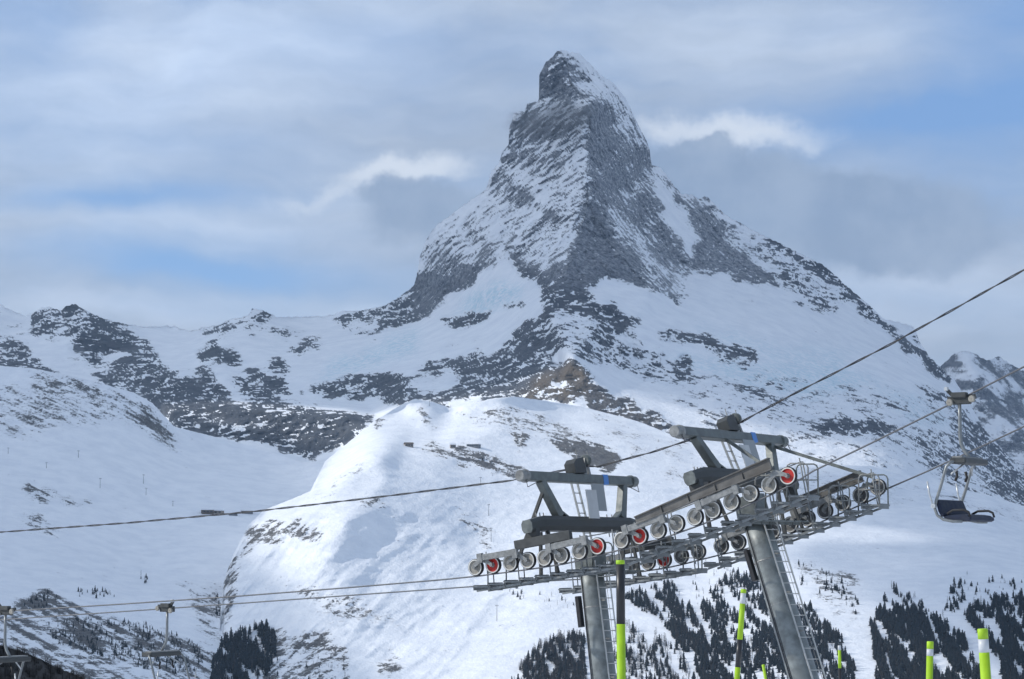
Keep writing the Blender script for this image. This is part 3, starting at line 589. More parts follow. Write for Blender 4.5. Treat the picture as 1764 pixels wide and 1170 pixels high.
disc_grey = pmat('wheel_disc', (0.27, 0.255, 0.22), 0.65, 0, 0.2, 10.0, (0.22, 0.21, 0.19))
disc_red = pmat('red_wheel_disc', (0.46, 0.022, 0.016), 0.7, 0, 0.15, 10.0, (0.25, 0.02, 0.015))
white_panel = pmat('white_panel', (0.48, 0.49, 0.49), 0.5, 0, 0.05, 3.0, (0.38, 0.38, 0.37))
panel_back = pmat('panel_grey', (0.25, 0.27, 0.28), 0.5, 0, 0.06, 3.0)
black_paint = pmat('black_plastic', (0.016, 0.017, 0.02), 0.45)
lime = pmat('lime_plastic', (0.33, 0.54, 0.012), 0.55, 0, 0.14, 5.0, (0.28, 0.47, 0.02))
white_band = pmat('white_reflector', (0.52, 0.54, 0.56), 0.4, 0, 0.04, 8.0)
blue_tape = pmat('blue_tape', (0.06, 0.20, 0.52), 0.5)
rope_mat = pmat('steel_rope', (0.10, 0.105, 0.115), 0.5, 0.4, 0.1, 2.0)
cable_mat = pmat('black_cable', (0.035, 0.038, 0.045), 0.6, 0, 0.1, 2.0)
navy = pmat('navy_upholstery', (0.011, 0.019, 0.042), 0.75, 0, 0.2, 6.0)
chair_steel = pmat('chair_steel', (0.20, 0.215, 0.22), 0.4, 0.4, 0.15, 8.0)
bright_steel = pmat('bright_steel', (0.45, 0.47, 0.48), 0.35, 0.3, 0.08, 8.0)

class MB:
    def __init__(s): s.bm = bmesh.new()
    def box(s, c, ax, half, bevel=0.0):
        c = Vector(c); v = []
        for i in (-1, 1):
            for j in (-1, 1):
                for k in (-1, 1): v.append(s.bm.verts.new(c+ax[0]*half[0]*i+ax[1]*half[1]*j+ax[2]*half[2]*k))
        fs = [s.bm.faces.new([v[a] for a in q]) for q in ((0, 1, 3, 2), (4, 6, 7, 5), (0, 4, 5, 1), (2, 3, 7, 6), (0, 2, 6, 4), (1, 5, 7, 3))]
        if bevel:
            es = {e for f in fs for e in f.edges}
            bmesh.ops.bevel(s.bm, geom=list(es), offset=bevel, segments=1, affect='EDGES', profile=0.5)
        return s
    def beam(s, a, b, side, w, h, w2=None, h2=None, bevel=0.0):
        """rectangular bar from a to b; 'side' gives the direction of its width"""
        a = Vector(a); b = Vector(b); d = (b-a).normalized(); x = (side-d*side.dot(d)).normalized(); y = d.cross(x)
        w2 = w if w2 is None else w2; h2 = h if h2 is None else h2
        A = [s.bm.verts.new(a+x*w/2*i+y*h/2*j) for i, j in ((-1, -1), (1, -1), (1, 1), (-1, 1))]
        B = [s.bm.verts.new(b+x*w2/2*i+y*h2/2*j) for i, j in ((-1, -1), (1, -1), (1, 1), (-1, 1))]
        fs = [s.bm.faces.new(A[::-1]), s.bm.faces.new(B)]+[s.bm.faces.new((A[i], A[(i+1) % 4], B[(i+1) % 4], B[i])) for i in range(4)]
        if bevel: bmesh.ops.bevel(s.bm, geom=list({e for f in fs for e in f.edges}), offset=bevel, segments=1, affect='EDGES', profile=0.5)
        return s
    def tube(s, pts, r, n=8, caps=True):
        pts = [Vector(p) for p in pts]; rr = r if isinstance(r, (list, tuple)) else [r]*len(pts); rings = []
        up = Vector((0, 0, 1)); d0 = (pts[1]-pts[0]).normalized()
        x = d0.cross(up) if abs(d0.dot(up)) < 0.95 else d0.cross(Vector((1, 0, 0))); x.normalize()
        for i, p in enumerate(pts):
            d = (pts[min(i+1, len(pts)-1)]-pts[max(i-1, 0)]).normalized()
            x = (x-d*x.dot(d)).normalized(); y = d.cross(x)
            rings.append([s.bm.verts.new(p+(x*math.cos(2*math.pi*k/n)+y*math.sin(2*math.pi*k/n))*rr[i]) for k in range(n)])
        for A, B in zip(rings, rings[1:]):
            for k in range(n):
                f = s.bm.faces.new((A[k], A[(k+1) % n], B[(k+1) % n], B[k])); f.smooth = True
        if caps: s.bm.faces.new(rings[0][::-1]); s.bm.faces.new(rings[-1])
        return s
    def lathe(s, c, axis, ref, prof, n=24):
        """profile of (radius, offset along axis)"""
        c = Vector(c); x = (ref-axis*ref.dot(axis)).normalized(); y = axis.cross(x); rings = []
        for r, o in prof:
            rings.append([s.bm.verts.new(c+axis*o+(x*math.cos(2*math.pi*k/n)+y*math.sin(2*math.pi*k/n))*max(r, 1e-4)) for k in range(n)])
        for A, B in zip(rings, rings[1:]):
            for k in range(n): s.bm.faces.new((A[k], A[(k+1) % n], B[(k+1) % n], B[k]))
        return s
    def prism(s, poly, e):
        """planar polygon (3-D points) pushed out by the vector e"""
        A = [s.bm.verts.new(Vector(p)) for p in poly]; B = [s.bm.verts.new(Vector(p)+e) for p in poly]; n = len(A)
        s.bm.faces.new(A[::-1]); s.bm.faces.new(B)
        for i in range(n): s.bm.faces.new((A[i], A[(i+1) % n], B[(i+1) % n], B[i]))
        return s
    def build(s, name, mat, parent=None, origin=None, local=None):
        o_ = Vector(origin) if origin is not None else Vector((0, 0, 0))
        if parent is not None and origin is None: o_ = world_pos(parent)
        for v in s.bm.verts: v.co -= o_
        bmesh.ops.recalc_face_normals(s.bm, faces=s.bm.faces)
        me = bpy.data.meshes.new(name); s.bm.to_mesh(me); s.bm.free(); me.materials.append(mat)
        o = bpy.data.objects.new(name, me); COL.objects.link(o)
        if parent is not None:
            o.parent = parent; o.location = o_-world_pos(parent)
        else: o.location = o_
        return o
def world_pos(o):
    p = Vector((0, 0, 0))
    while o is not None: p = p+o.location; o = o.parent
    return p
def empty(name, loc, label, cat, group=None):
    o = bpy.data.objects.new(name, None); COL.objects.link(o); o.location = loc; o.empty_display_size = 0.3
    return tag(o, label, cat, group)
def dup(o, delta, parent=None):
    c = o.copy(); COL.objects.link(c); c.parent = parent
    c.location = o.location+(delta if parent is None or o.parent is parent else Vector((0, 0, 0)))
    for ch in list(o.children): dup(ch, Vector((0, 0, 0)), c)
    return c
def dup_to(o, loc, parent):
    """copy of a part (and its pieces) placed at a world position"""
    c = o.copy(); COL.objects.link(c); c.parent = parent; c.location = loc-world_pos(parent)
    for ch in list(o.children):
        d = ch.copy(); COL.objects.link(d); d.parent = c
    return c

# ------------------------------------------------------------------ the chairlift
AZ = math.radians(58.0); NV = Vector((math.cos(AZ), math.sin(AZ), 0)); UV = Vector((math.sin(AZ), -math.cos(AZ), 0))   # across the line (away), along the line (uphill, to the right)
C0 = NV.x*0.7+NV.y*62.0; GAUGE = 6.0; FAR_DZ = -0.15
def lp(px, py, k=0.0):
    a, b = ray(px, py); Y = (C0+k)/(NV.x*a+NV.y); return Vector((float(a)*Y, Y, float(b)*Y))
Zv = Vector((0, 0, 1))
WR = 0.24
disc_dark = pmat('dark_wheel_disc', (0.10, 0.10, 0.10), 0.6, 0, 0.2, 10.0)
def make_tower(label, near_px, red, tube_foot_px, tube_r, big_beam, idx):
    P = [lp(*p) for p in near_px]; mid = (P[0]+P[-1])/2
    t = (P[-1]-P[0]).normalized(); w = NV.cross(t); w = w if w.z > 0 else -w
    O = mid+NV*GAUGE/2
    foot_dir = (lp(*tube_foot_px, k=GAUGE/2)-O).normalized()
    s_ = (ground_z(O.x, O.y)-1.0-O.z)/foot_dir.z
    base = O+foot_dir*s_
    root = empty('lift_tower', base, label, 'lift tower', 'chairlift towers with sheave trains')
    U = -foot_dir
    def q(s, k, h): return mid+t*s+NV*k+w*h          # tower coordinates: along the line, across it, up
    rel = lambda v: v
    # tube
    head = O+U*(-0.35)
    L = (head-base).length
    MB().tube([base+U*(L*i/10) for i in range(11)], [tube_r*(1.14-0.14*i/10) for i in range(11)], 32).build('tube', galv_tube, root)
    first = None
    for j in (1, 2):
        c = head-U*(1.25*j-0.15)
        o = MB().lathe(c, U, NV, [(tube_r*1.03, -0.02), (tube_r*1.045, -0.008), (tube_r*1.045, 0.008), (tube_r*1.03, 0.02)], 32).build('weld_seam', galv_light, root)
    MB().lathe(head, U, NV, [(0.01, -0.06), (tube_r*1.35, -0.06), (tube_r*1.35, 0.0), (0.01, 0.0)], 24).build('flange', galv, root)
    MB().beam(head+U*0.0, head+U*0.75, NV, 0.75, 0.62).build('tower_head', galv, root)
    bo = MB()
    for i in range(16):
        a_ = 2*math.pi*i/16; e1 = UV; e2 = U.cross(UV).normalized(); e1 = e2.cross(U).normalized()
        c = head+(e1*math.cos(a_)+e2*math.sin(a_))*tube_r*1.2
        bo.tube([c-U*0.10, c+U*0.04], 0.022, 6)
    tag(bo.build('flange_bolts', galv_light, root), kind='stuff')
    cd = -UV*tube_r*0.55-NV*tube_r*0.90
    MB().tube([head+cd-U*0.02, head+cd*1.02-U*1.2, base+cd*1.18+U*0.2], 0.018, 6).tube([head+cd*1.0+UV*0.06-U*0.02, head+cd*1.03+UV*0.06-U*1.2, base+cd*1.18+UV*0.06+U*0.2], 0.012, 6).build('conduit', cable_mat, root)
    # black cable box on the tube's near-left side
    bx = head-U*1.25-UV*(tube_r+0.13)-NV*0.12
    MB().beam(bx+U*0.45, bx-U*0.45, UV, 0.13, 0.2, bevel=0.015).build('cable_box', black_paint, root)
    # crossarm: deep box girder along the cross direction, tapering to faceted ends
    ch = 0.52
    ca = MB(); A0 = q(0, -0.25, ch+0.33); A1 = q(0, 0.5, ch+0.42); A2 = q(0, GAUGE-0.5, ch+0.42); A3 = q(0, GAUGE+0.25, ch+0.33)
    prof = [(-0.24, -0.10), (-0.16, -0.25), (0.16, -0.25), (0.24, -0.10), (0.24, 0.12), (0.16, 0.25), (-0.16, 0.25), (-0.24, 0.12)]
    rings = []
    for c, k in ((A0, 0.70), (A1, 0.84), (A2, 0.84), (A3, 0.70)): rings.append([ca.bm.verts.new(c+t*a*k+w*b*k) for a, b in prof])
    for A, B in zip(rings, rings[1:]):
        for i in range(8): ca.bm.faces.new((A[i], A[(i+1) % 8], B[(i+1) % 8], B[i]))
    ca.bm.faces.new(rings[0][::-1]); ca.bm.faces.new(rings[-1]); ca.build('crossarm', steel_dark, root)
    for k, sg in ((-0.25, -1), (GAUGE+0.25, 1)):
        c = q(0, k, ch+0.33); MB().prism([c+t*a*0.72+w*b*0.72 for a, b in prof], NV*sg*0.03).build('end_cap', galv, root)
    for k in (0.75, 0.95, 1.15, 1.95, 2.1, GAUGE-1.2, GAUGE-0.9):          # clamp bolts over the girder
        MB().tube([q(-0.27, k, ch+0.1), q(-0.27, k, ch+0.78)], 0.018, 6).build('clamp_bolt', galv_light, root)
    # gantry (lifting frame) above the crossarm
    gh = 2.28 if idx == 0 else 2.18
    gk0, gk1 = -0.2, GAUGE+(0.2 if idx == 0 else 0.45)
    MB().beam(q(0, gk0, gh), q(0, gk1, gh), t, 0.24, 0.27, bevel=0.02).build('gantry_beam', galv, root)
    for k, sg in ((gk0, -1), (gk1, 1)):
        c = q(0, k, gh)
        e = MB(); e.lathe(c+NV*sg*0.0, NV*sg, w, [(0.01, -0.22), (0.175, -0.22), (0.19, -0.2), (0.19, -0.12), (0.165, -0.1), (0.165, 0.10), (0.14, 0.13), (0.01, 0.13)], 20)
        e.build('beam_end', galv_light if sg < 0 else galv, root)
        MB().tube([c+NV*sg*0.02-w*0.14+t*0.13, c+NV*sg*0.02-w*0.34+t*0.16, c-NV*sg*0.5-w*0.2+t*0.14], 0.012, 6).build('hoist_cable', cable_mat, root)
    MB().beam(q(0, 0.75, gh-0.1), q(0, 1.55, ch+0.62), t, 0.22, 0.24, 0.24, 0.30, bevel=0.015).beam(q(0, 1.30, ch+0.9), q(0, 1.95, ch+0.62), t, 0.2, 0.05).build('gantry_leg', galv, root)
    MB().beam(q(0, GAUGE-0.45, gh-0.1), q(0, GAUGE-0.85, ch+0.62), t, 0.22, 0.24, 0.24, 0.30, bevel=0.015).beam(q(0, GAUGE-0.75, ch+0.9), q(0, GAUGE-1.25, ch+0.62), t, 0.2, 0.05).build('gantry_leg', galv, root)
    # diagonal struts along the line
    if idx == 0:
        braces = [(q(0, 0.9, gh-0.35), q(-1.15, 0.7, -0.15))]
    else:
        braces = [(q(0.05, 2.6, gh-0.12), q(1.75, 1.2, 0.45)), (q(0.05, GAUGE-0.4, gh-0.2), q(2.7, GAUGE-0.5, 0.1))]
    for a, b in braces: MB().beam(a, b, NV, 0.07, 0.09).build('brace', steel_dark if idx == 0 else galv, root)
    # cable saddle and winch housing on top, mid-beam
    m0 = q(0, GAUGE/2+(0.30 if idx == 0 else 0.55), gh)
    sa = MB(); sa.prism([m0+NV*a+w*b-t*0.17 for a, b in ((-0.75, 0.14), (-0.8, 0.42), (-0.62, 0.56), (-0.22, 0.62), (-0.12, 0.16))], t*0.34); sa.build('winch_housing', steel_dark, root)
    sa = MB(); sa.beam(m0+w*0.1, m0+w*0.60+NV*0.15, t, 0.1, 0.16); sa.beam(m0+w*0.12+NV*0.3, m0+w*0.52+NV*0.22, t, 0.08, 0.1); sa.build('saddle_bracket', galv_light, root)
    sa = MB(); sa.lathe(m0+w*0.56+NV*0.18, NV, w, [(0.01, -0.09), (0.15, -0.09), (0.17, -0.06), (0.13, 0.0), (0.17, 0.06), (0.15, 0.09), (0.01, 0.09)], 18); sa.build('saddle_pulley', galv, root)
    for a in (-0.3, 0.35): MB().tube([m0+NV*a+w*0.12, m0+NV*a+w*0.85], 0.012, 6).build('aerial', galv_light, root)
    # blue tape round the beam
    MB().beam(q(0, GAUGE*0.70, gh), q(0, GAUGE*0.70+0.28, gh), t, 0.262, 0.292).build('tape_band', blue_tape, root)
    # sign panels hanging below
    c = q(0.12, GAUGE/2+0.35, gh-0.58)
    MB().box(c+NV*0.15+t*0.16, (NV, t, w), (0.36, 0.012, 0.40)).build('sign_panel', panel_back, root)
    MB().box(c-NV*0.42+t*0.24-w*0.22, (NV, t, w), (0.30, 0.012, 0.42)).build('sign_panel', white_panel, root)
    # ladders: from the crossarm up to the gantry, and down the tube
    def ladder(a, b, side, wd, n, mat):
        d = (b-a).normalized()
        lad = MB().beam(a+side*wd/2, b+side*wd/2, side, 0.035, 0.055).beam(a-side*wd/2, b-side*wd/2, side, 0.035, 0.055).build('ladder', ladder_steel, root)
        r0 = None
        for i in range(n):
            p = a+(b-a)*((i+0.5)/n)
            if r0 is None:
                r0 = MB().tube([p-side*wd/2, p+side*wd/2], 0.016, 6).build('rung', ladder_steel, lad, origin=p)
            else: dup_to(r0, p, lad)
        return lad
    ladder(q(-0.16, GAUGE/2-0.1, gh+0.05), q(-0.30, GAUGE/2+0.7, 0.0), NV, 0.36, 8, galv_light)
    off = UV*(tube_r+0.16)-NV*0.25
    ladder(head+off+U*0.25, base+off*1.15+U*0.3, UV*0.8+NV*0.6, 0.36, int(L/0.30), galv_light)
    MB().tube([head+off*1.25+U*0.2, base+off*1.35+U*0.3], 0.007, 5).build('safety_cable', galv_light, root)
    for j in range(3):
        c = head-U*(0.9+1.1*j); MB().beam(c+off, c+off*0.5, U, 0.04, 0.04).build('ladder_bracket', galv_light, root)
    # sheave trains on both sides
    def wheel_parts(c, redw, src=None):
        if src is not None: return dup_to(src, c, root)
        rim = MB().lathe(c, -NV, w, [(WR*0.92, -0.055), (WR*0.92, 0.062), (WR*0.80, 0.066), (WR*0.78, 0.035), (WR*0.30, 0.022), (WR*0.30, -0.02), (WR*0.78, -0.03), (WR*0.80, -0.055), (WR*0.92, -0.055)], 28).build('sheave_wheel', rim_paint, root, origin=c)
        MB().lathe(c, -NV, w, [(WR*0.925, -0.06), (WR*0.98, -0.06), (WR, -0.03), (WR*0.985, 0.0), (WR, 0.035), (WR*0.96, 0.060), (WR*0.925, 0.060)], 28).build('tyre', rubber, rim, origin=c)
        MB().lathe(c, -NV, w, [(WR*0.80, 0.040), (WR*0.62, 0.032), (WR*0.29, 0.036)], 28).build('disc', (disc_grey, disc_red, disc_dark)[redw], rim, origin=c)
        MB().lathe(c, -NV, w, [(WR*0.26, -0.06), (WR*0.26, 0.045), (WR*0.19, 0.05), (WR*0.17, 0.085), (0.002, 0.09)], 18).build('hub', galv_light, rim, origin=c)
        return rim
    protos = {}
    for side, k in ((0, 0.0), (1, GAUGE)):
        dz = Zv*(FAR_DZ if side else 0.0)
        C = [p+NV*k+dz for p in P]
        for i, c in enumerate(C):
            r = (i in red) if not (side and idx == 1) else 2
            if side and idx == 0: r = 1 if i == 5 else 2
            r = int(r)
            if r not in protos: protos[r] = wheel_parts(c, r)
            else: wheel_parts(c, r, protos[r])
        face = -1 if side == 0 else 1
        ox = NV*(-0.105)
        # rocker arms over each pair of wheels, then each four, then one long beam on top
        def rocker(a, b, h0, h1, mat, th, wd, name):
            m = MB(); up0 = w*h0
            m.beam(a+up0+ox, b+up0+ox, w, th, wd); return m, name, mat
        for i in range(0, len(C)-1, 2):
            a, b = C[i], C[i+1]; m = MB()
            m.beam(a+ox-t*0.02+w*0.015, (a+b)/2+ox+w*0.21, w, 0.085, 0.07, 0.15, 0.07)
            m.beam((a+b)/2+ox*1.02+w*0.21, b+ox+t*0.02+w*0.015, w, 0.15, 0.07, 0.085, 0.07)
            for c in (a, b): m.lathe(c+ox*0.6, -NV, w, [(0.01, 0.085), (0.045, 0.085), (0.045, 0.0), (0.01, 0.0)], 10)
            m.build('rocker_arm', galv_light, root)
        for i in range(0, len(C)-2, 4):
            a = (C[i]+C[i+1])/2; b = (C[i+2]+C[i+3])/2 if i+3 < len(C) else C[-1]
            m = MB(); m.beam(a+ox*1.7+w*0.24-t*0.1, b+ox*1.7+w*0.26+t*0.1, w, 0.17, 0.09, bevel=0.01)
            for c in (a, b): m.beam(c+ox*1.7+w*0.10, c+ox*1.7+w*0.36, t, 0.16, 0.12)
            m.build('sheave_beam', galv_light, root)
        a, b = C[1], C[-2]
        m = MB()
        if big_beam:
            a, b = C[1]+t*0.1, C[-1]-t*0.3
            m.beam(a+ox*1.6+w*0.40, b+ox*1.6+w*0.44, w, 0.17, 0.07, 0.27, 0.07); m.beam(a+ox*1.6+w*0.50, b+ox*1.6+w*0.59, w, 0.03, 0.17); m.beam(a+ox*1.6+w*0.30, b+ox*1.6+w*0.29, w, 0.03, 0.17)
            for e in (0.2, 0.4, 0.6, 0.8): m.beam(a+(b-a)*e+ox*1.6+w*0.31, a+(b-a)*e+ox*1.6+w*0.5, t, 0.02, 0.15)
            mt = steel_brown
        else:
            a, b = C[2]+t*0.3, C[-3]+t*0.45
            m.beam(a+ox*1.2+w*0.44, b+ox*1.2+w*0.50, w, 0.26, 0.16, bevel=0.015); mt = steel_dark
        m.build('main_beam', mt, root)
        MB().beam(mid+NV*k+dz+w*0.3+NV*0.12*(1 if side == 0 else -1)*0.0, mid+NV*k+dz+w*0.95, t, 0.34, 0.22).build('suspension_bracket', steel_dark, root)
        # catwalk: level treads climbing beside the wheels, stringers, posts and hooped rails
        kk = k+(0.62 if side == 0 else -0.62)
        n_t = int(((C[-1]-C[0]).length+0.9)/0.52)
        tr0 = None
        s0 = -(n_t-1)*0.26
        for i in range(n_t):
            c = mid+NV*kk+dz+t*(s0+i*0.52)+w*(-0.55)
            c = c+Zv*0.0
            if tr0 is None:
                m = MB().box(c, (UV, NV, Zv), (0.30, 0.36, 0.022))
                for e in (-0.26, 0.26): m.box(c+UV*e-Zv*0.028, (UV, NV, Zv), (0.012, 0.36, 0.075))
                for e in (-0.12, 0.0, 0.12): m.box(c+UV*e-Zv*0.02, (UV, NV, Zv), (0.008, 0.34, 0.025))
                tr0 = m.build('catwalk_tread', galv_mid, root, origin=c)
            else: dup_to(tr0, c, root)
        ends = mid+NV*kk+dz+w*(-0.64)
        MB().beam(ends+t*(s0-0.2)+NV*0.3, ends-t*(s0-0.2)+NV*0.3, w, 0.06, 0.04).build('stringer', galv_mid, root)
        MB().beam(ends+t*(s0-0.2)-NV*0.3, ends-t*(s0-0.2)-NV*0.3, w, 0.06, 0.04).build('stringer', galv_mid, root)
        sp0 = None
        for i in range(0, n_t, 2):
            c = mid+NV*(kk+0.32)+dz+t*(s0+i*0.52)
            if sp0 is None: sp0 = MB().tube([c-w*0.62, c+Zv*0.42], 0.02, 6).build('stanchion', galv_mid, root, origin=c)
            else: dup_to(sp0, c, root)
            c2 = mid+NV*(kk-0.30)+dz+t*(s0+i*0.52+0.2)
            dup_to(sp0, c2, root)
        MB().tube([mid+NV*(kk+0.32)+dz+t*(s0-0.1)+w*0.4, mid+NV*(kk+0.32)+dz-t*(s0-0.1)+w*0.4], 0.018, 6).build('handrail', galv_light, root)
        hoops = [-s0-0.05, -s0-1.0] if idx == 1 else ([s0+0.1, -s0-0.55] if side == 0 else [-s0-0.2])
        for hs in hoops:
            for kx in ((0.32, -0.30) if idx == 1 else (0.32,)):
                c = mid+NV*(kk+kx)+dz+t*hs-w*0.55; hgt = (0.88 if idx == 1 else 0.72); wd_ = 0.31
                pts = [c-UV*wd_, c-UV*wd_+Zv*(hgt-0.12), c-UV*(wd_-0.04)+Zv*(hgt-0.04), c-UV*(wd_-0.12)+Zv*hgt, c+UV*(wd_-0.12)+Zv*hgt, c+UV*(wd_-0.04)+Zv*(hgt-0.04), c+UV*wd_+Zv*(hgt-0.12), c+UV*wd_]
                MB().tube(pts, 0.021, 8).tube([c-UV*wd_+Zv*hgt*0.52, c+UV*wd_+Zv*hgt*0.52], 0.016, 6).build('rail_hoop', galv_light if kx < 0 else galv, root)
        # hangers that carry the catwalk from the crossarm
        for ds in (-0.3, 0.3):
            MB().beam(mid+NV*kk+dz+t*ds-w*0.6, q(ds*0.4, kk, ch+0.2), t, 0.08, 0.08).build('catwalk_hanger', steel_dark, root)
    # cross catwalk between the two sides, below the head
    tr0 = None
    for i in range(int((GAUGE-2.2)/0.5)):
        c = q(0.55, 1.35+0.5*i, -0.5)
        if tr0 is None: tr0 = MB().box(c, (UV, NV, Zv), (0.3, 0.235, 0.02)).box(c-Zv*0.05, (UV, NV, Zv), (0.02, 0.235, 0.05)).build('catwalk_tread', galv, root, origin=c)
        else: dup_to(tr0, c, root)
    return dict(root=root, mid=mid, t=t, w=w, P=P, saddle=m0+w*0.40+NV*0.18, q=q)
near1 = [(820, 977.5), (850, 973.5), (880, 969.5), (910, 965.5), (939, 961), (968, 956.5), (999, 949.5), (1030, 941)]
near2 = [(1071.5, 930.5), (1103, 923.5), (1134.5, 913.5), (1166, 902), (1198, 890.5), (1229, 878.5), (1261, 864.5), (1293.5, 850), (1326, 835.5), (1358, 820)]
T1 = make_tower('grey lift tower on the left with a nearly level row of wheels', near1, (1, 7), (1040, 1170), 0.345, False, 0)
T2 = make_tower('leaning grey lift tower on the right with a long sloping beam over its wheels', near2, (1, 9), (1385, 1170), 0.375, True, 1)

# ropes
def rope_thing(name, pts, r, mat, label, cat, group=None, n=6):
    o = MB().tube(pts, r, n, True).build(name, mat, origin=pts[0]); return tag(o, label, cat, group)
def curve(a, b, sag, n=24): return [a+(b-a)*(i/n)-Zv*sag*4*(i/n)*(1-i/n) for i in range(n+1)]
def under(T, k, dz): return [p-T['w']*(WR+0.012)+NV*k+Zv*dz for p in T['P']]
def haul(k, dz, left, right, label):
    w1 = under(T1, k, dz); w2 = under(T2, k, dz)
    L = [lp(*p, k=k) for p in left]; R = [lp(*p, k=k) for p in right]
    lo = L[0]+(L[0]-L[-1]).normalized()*60+Zv*1.2; hi = R[-1]+(R[-1]-R[0]).normalized()*30+Zv*0.6
    pts = [lo]+L+w1+w2+R+[hi]
    return rope_thing('haul_rope', pts, 0.024, rope_mat, label, 'rope', 'haul ropes of the chairlift'), pts
near_rope, NR = haul(0.0, 0.0, [(0, 1054), (200, 1041.5), (400, 1028), (600, 1012.5), (760, 999)], [(1400, 812), (1500, 764), (1650, 690), (1764, 632)], 'thick steel rope running under the near wheels of both towers and carrying the right chair')
far_rope, FR = haul(GAUGE, FAR_DZ, [(0, 1068), (200, 1054.5), (400, 1040.5), (600, 1026), (830, 1009.5), (940, 1001)], [(1510, 850), (1600, 811), (1700, 765), (1764, 735)], 'thick steel rope running under the far wheels of both towers, the lower of the two')
def comm(px, label):
    pts = [lp(*p, k=GAUGE/2) if not isinstance(p, Vector) else p for p in px]; return pts
s1, s2 = T1['saddle'], T2['saddle']
cl = [lp(0, 917, GAUGE/2), lp(220, 901, GAUGE/2), lp(440, 881, GAUGE/2), lp(660, 855.5, GAUGE/2), lp(880, 828, GAUGE/2), s1, lp(1029, 804.5, GAUGE/2), lp(1070, 793, GAUGE/2), lp(1120, 780, GAUGE/2), lp(1185, 759, GAUGE/2), s2, lp(1306, 711, GAUGE/2), lp(1363, 681, GAUGE/2), lp(1440, 641.5, GAUGE/2), lp(1540, 590, GAUGE/2), lp(1650, 529, GAUGE/2), lp(1764, 465, GAUGE/2)]
cl = [cl[0]+(cl[0]-cl[1]).normalized()*60+Zv*0.8]+cl+[cl[-1]+(cl[-1]-cl[-2]).normalized()*25]
def twist(pts, r, ph, per=0.9):
    out = []; 
    for a, b in zip(pts, pts[1:]):
        n = max(2, int((b-a).length/0.18))
        for i in range(n):
            p = a+(b-a)*(i/n); d = (b-a).normalized(); x = d.cross(Zv).normalized(); y = x.cross(d)
            L_ = (p-pts[0]).length; A = 2*math.pi*L_/per/2.0+ph; out.append(p+(x*math.cos(A)+y*math.sin(A))*r)
    out.append(pts[-1]); return out
cm = MB(); cm.tube(twist(cl, 0.018, 0.0), 0.017, 5); cm.tube(twist(cl, 0.018, math.pi), 0.015, 5)
tag(cm.build('signal_cable', cable_mat, origin=cl[0]), 'black twisted signal cable strung over the tops of the two tower gantries', 'cable')

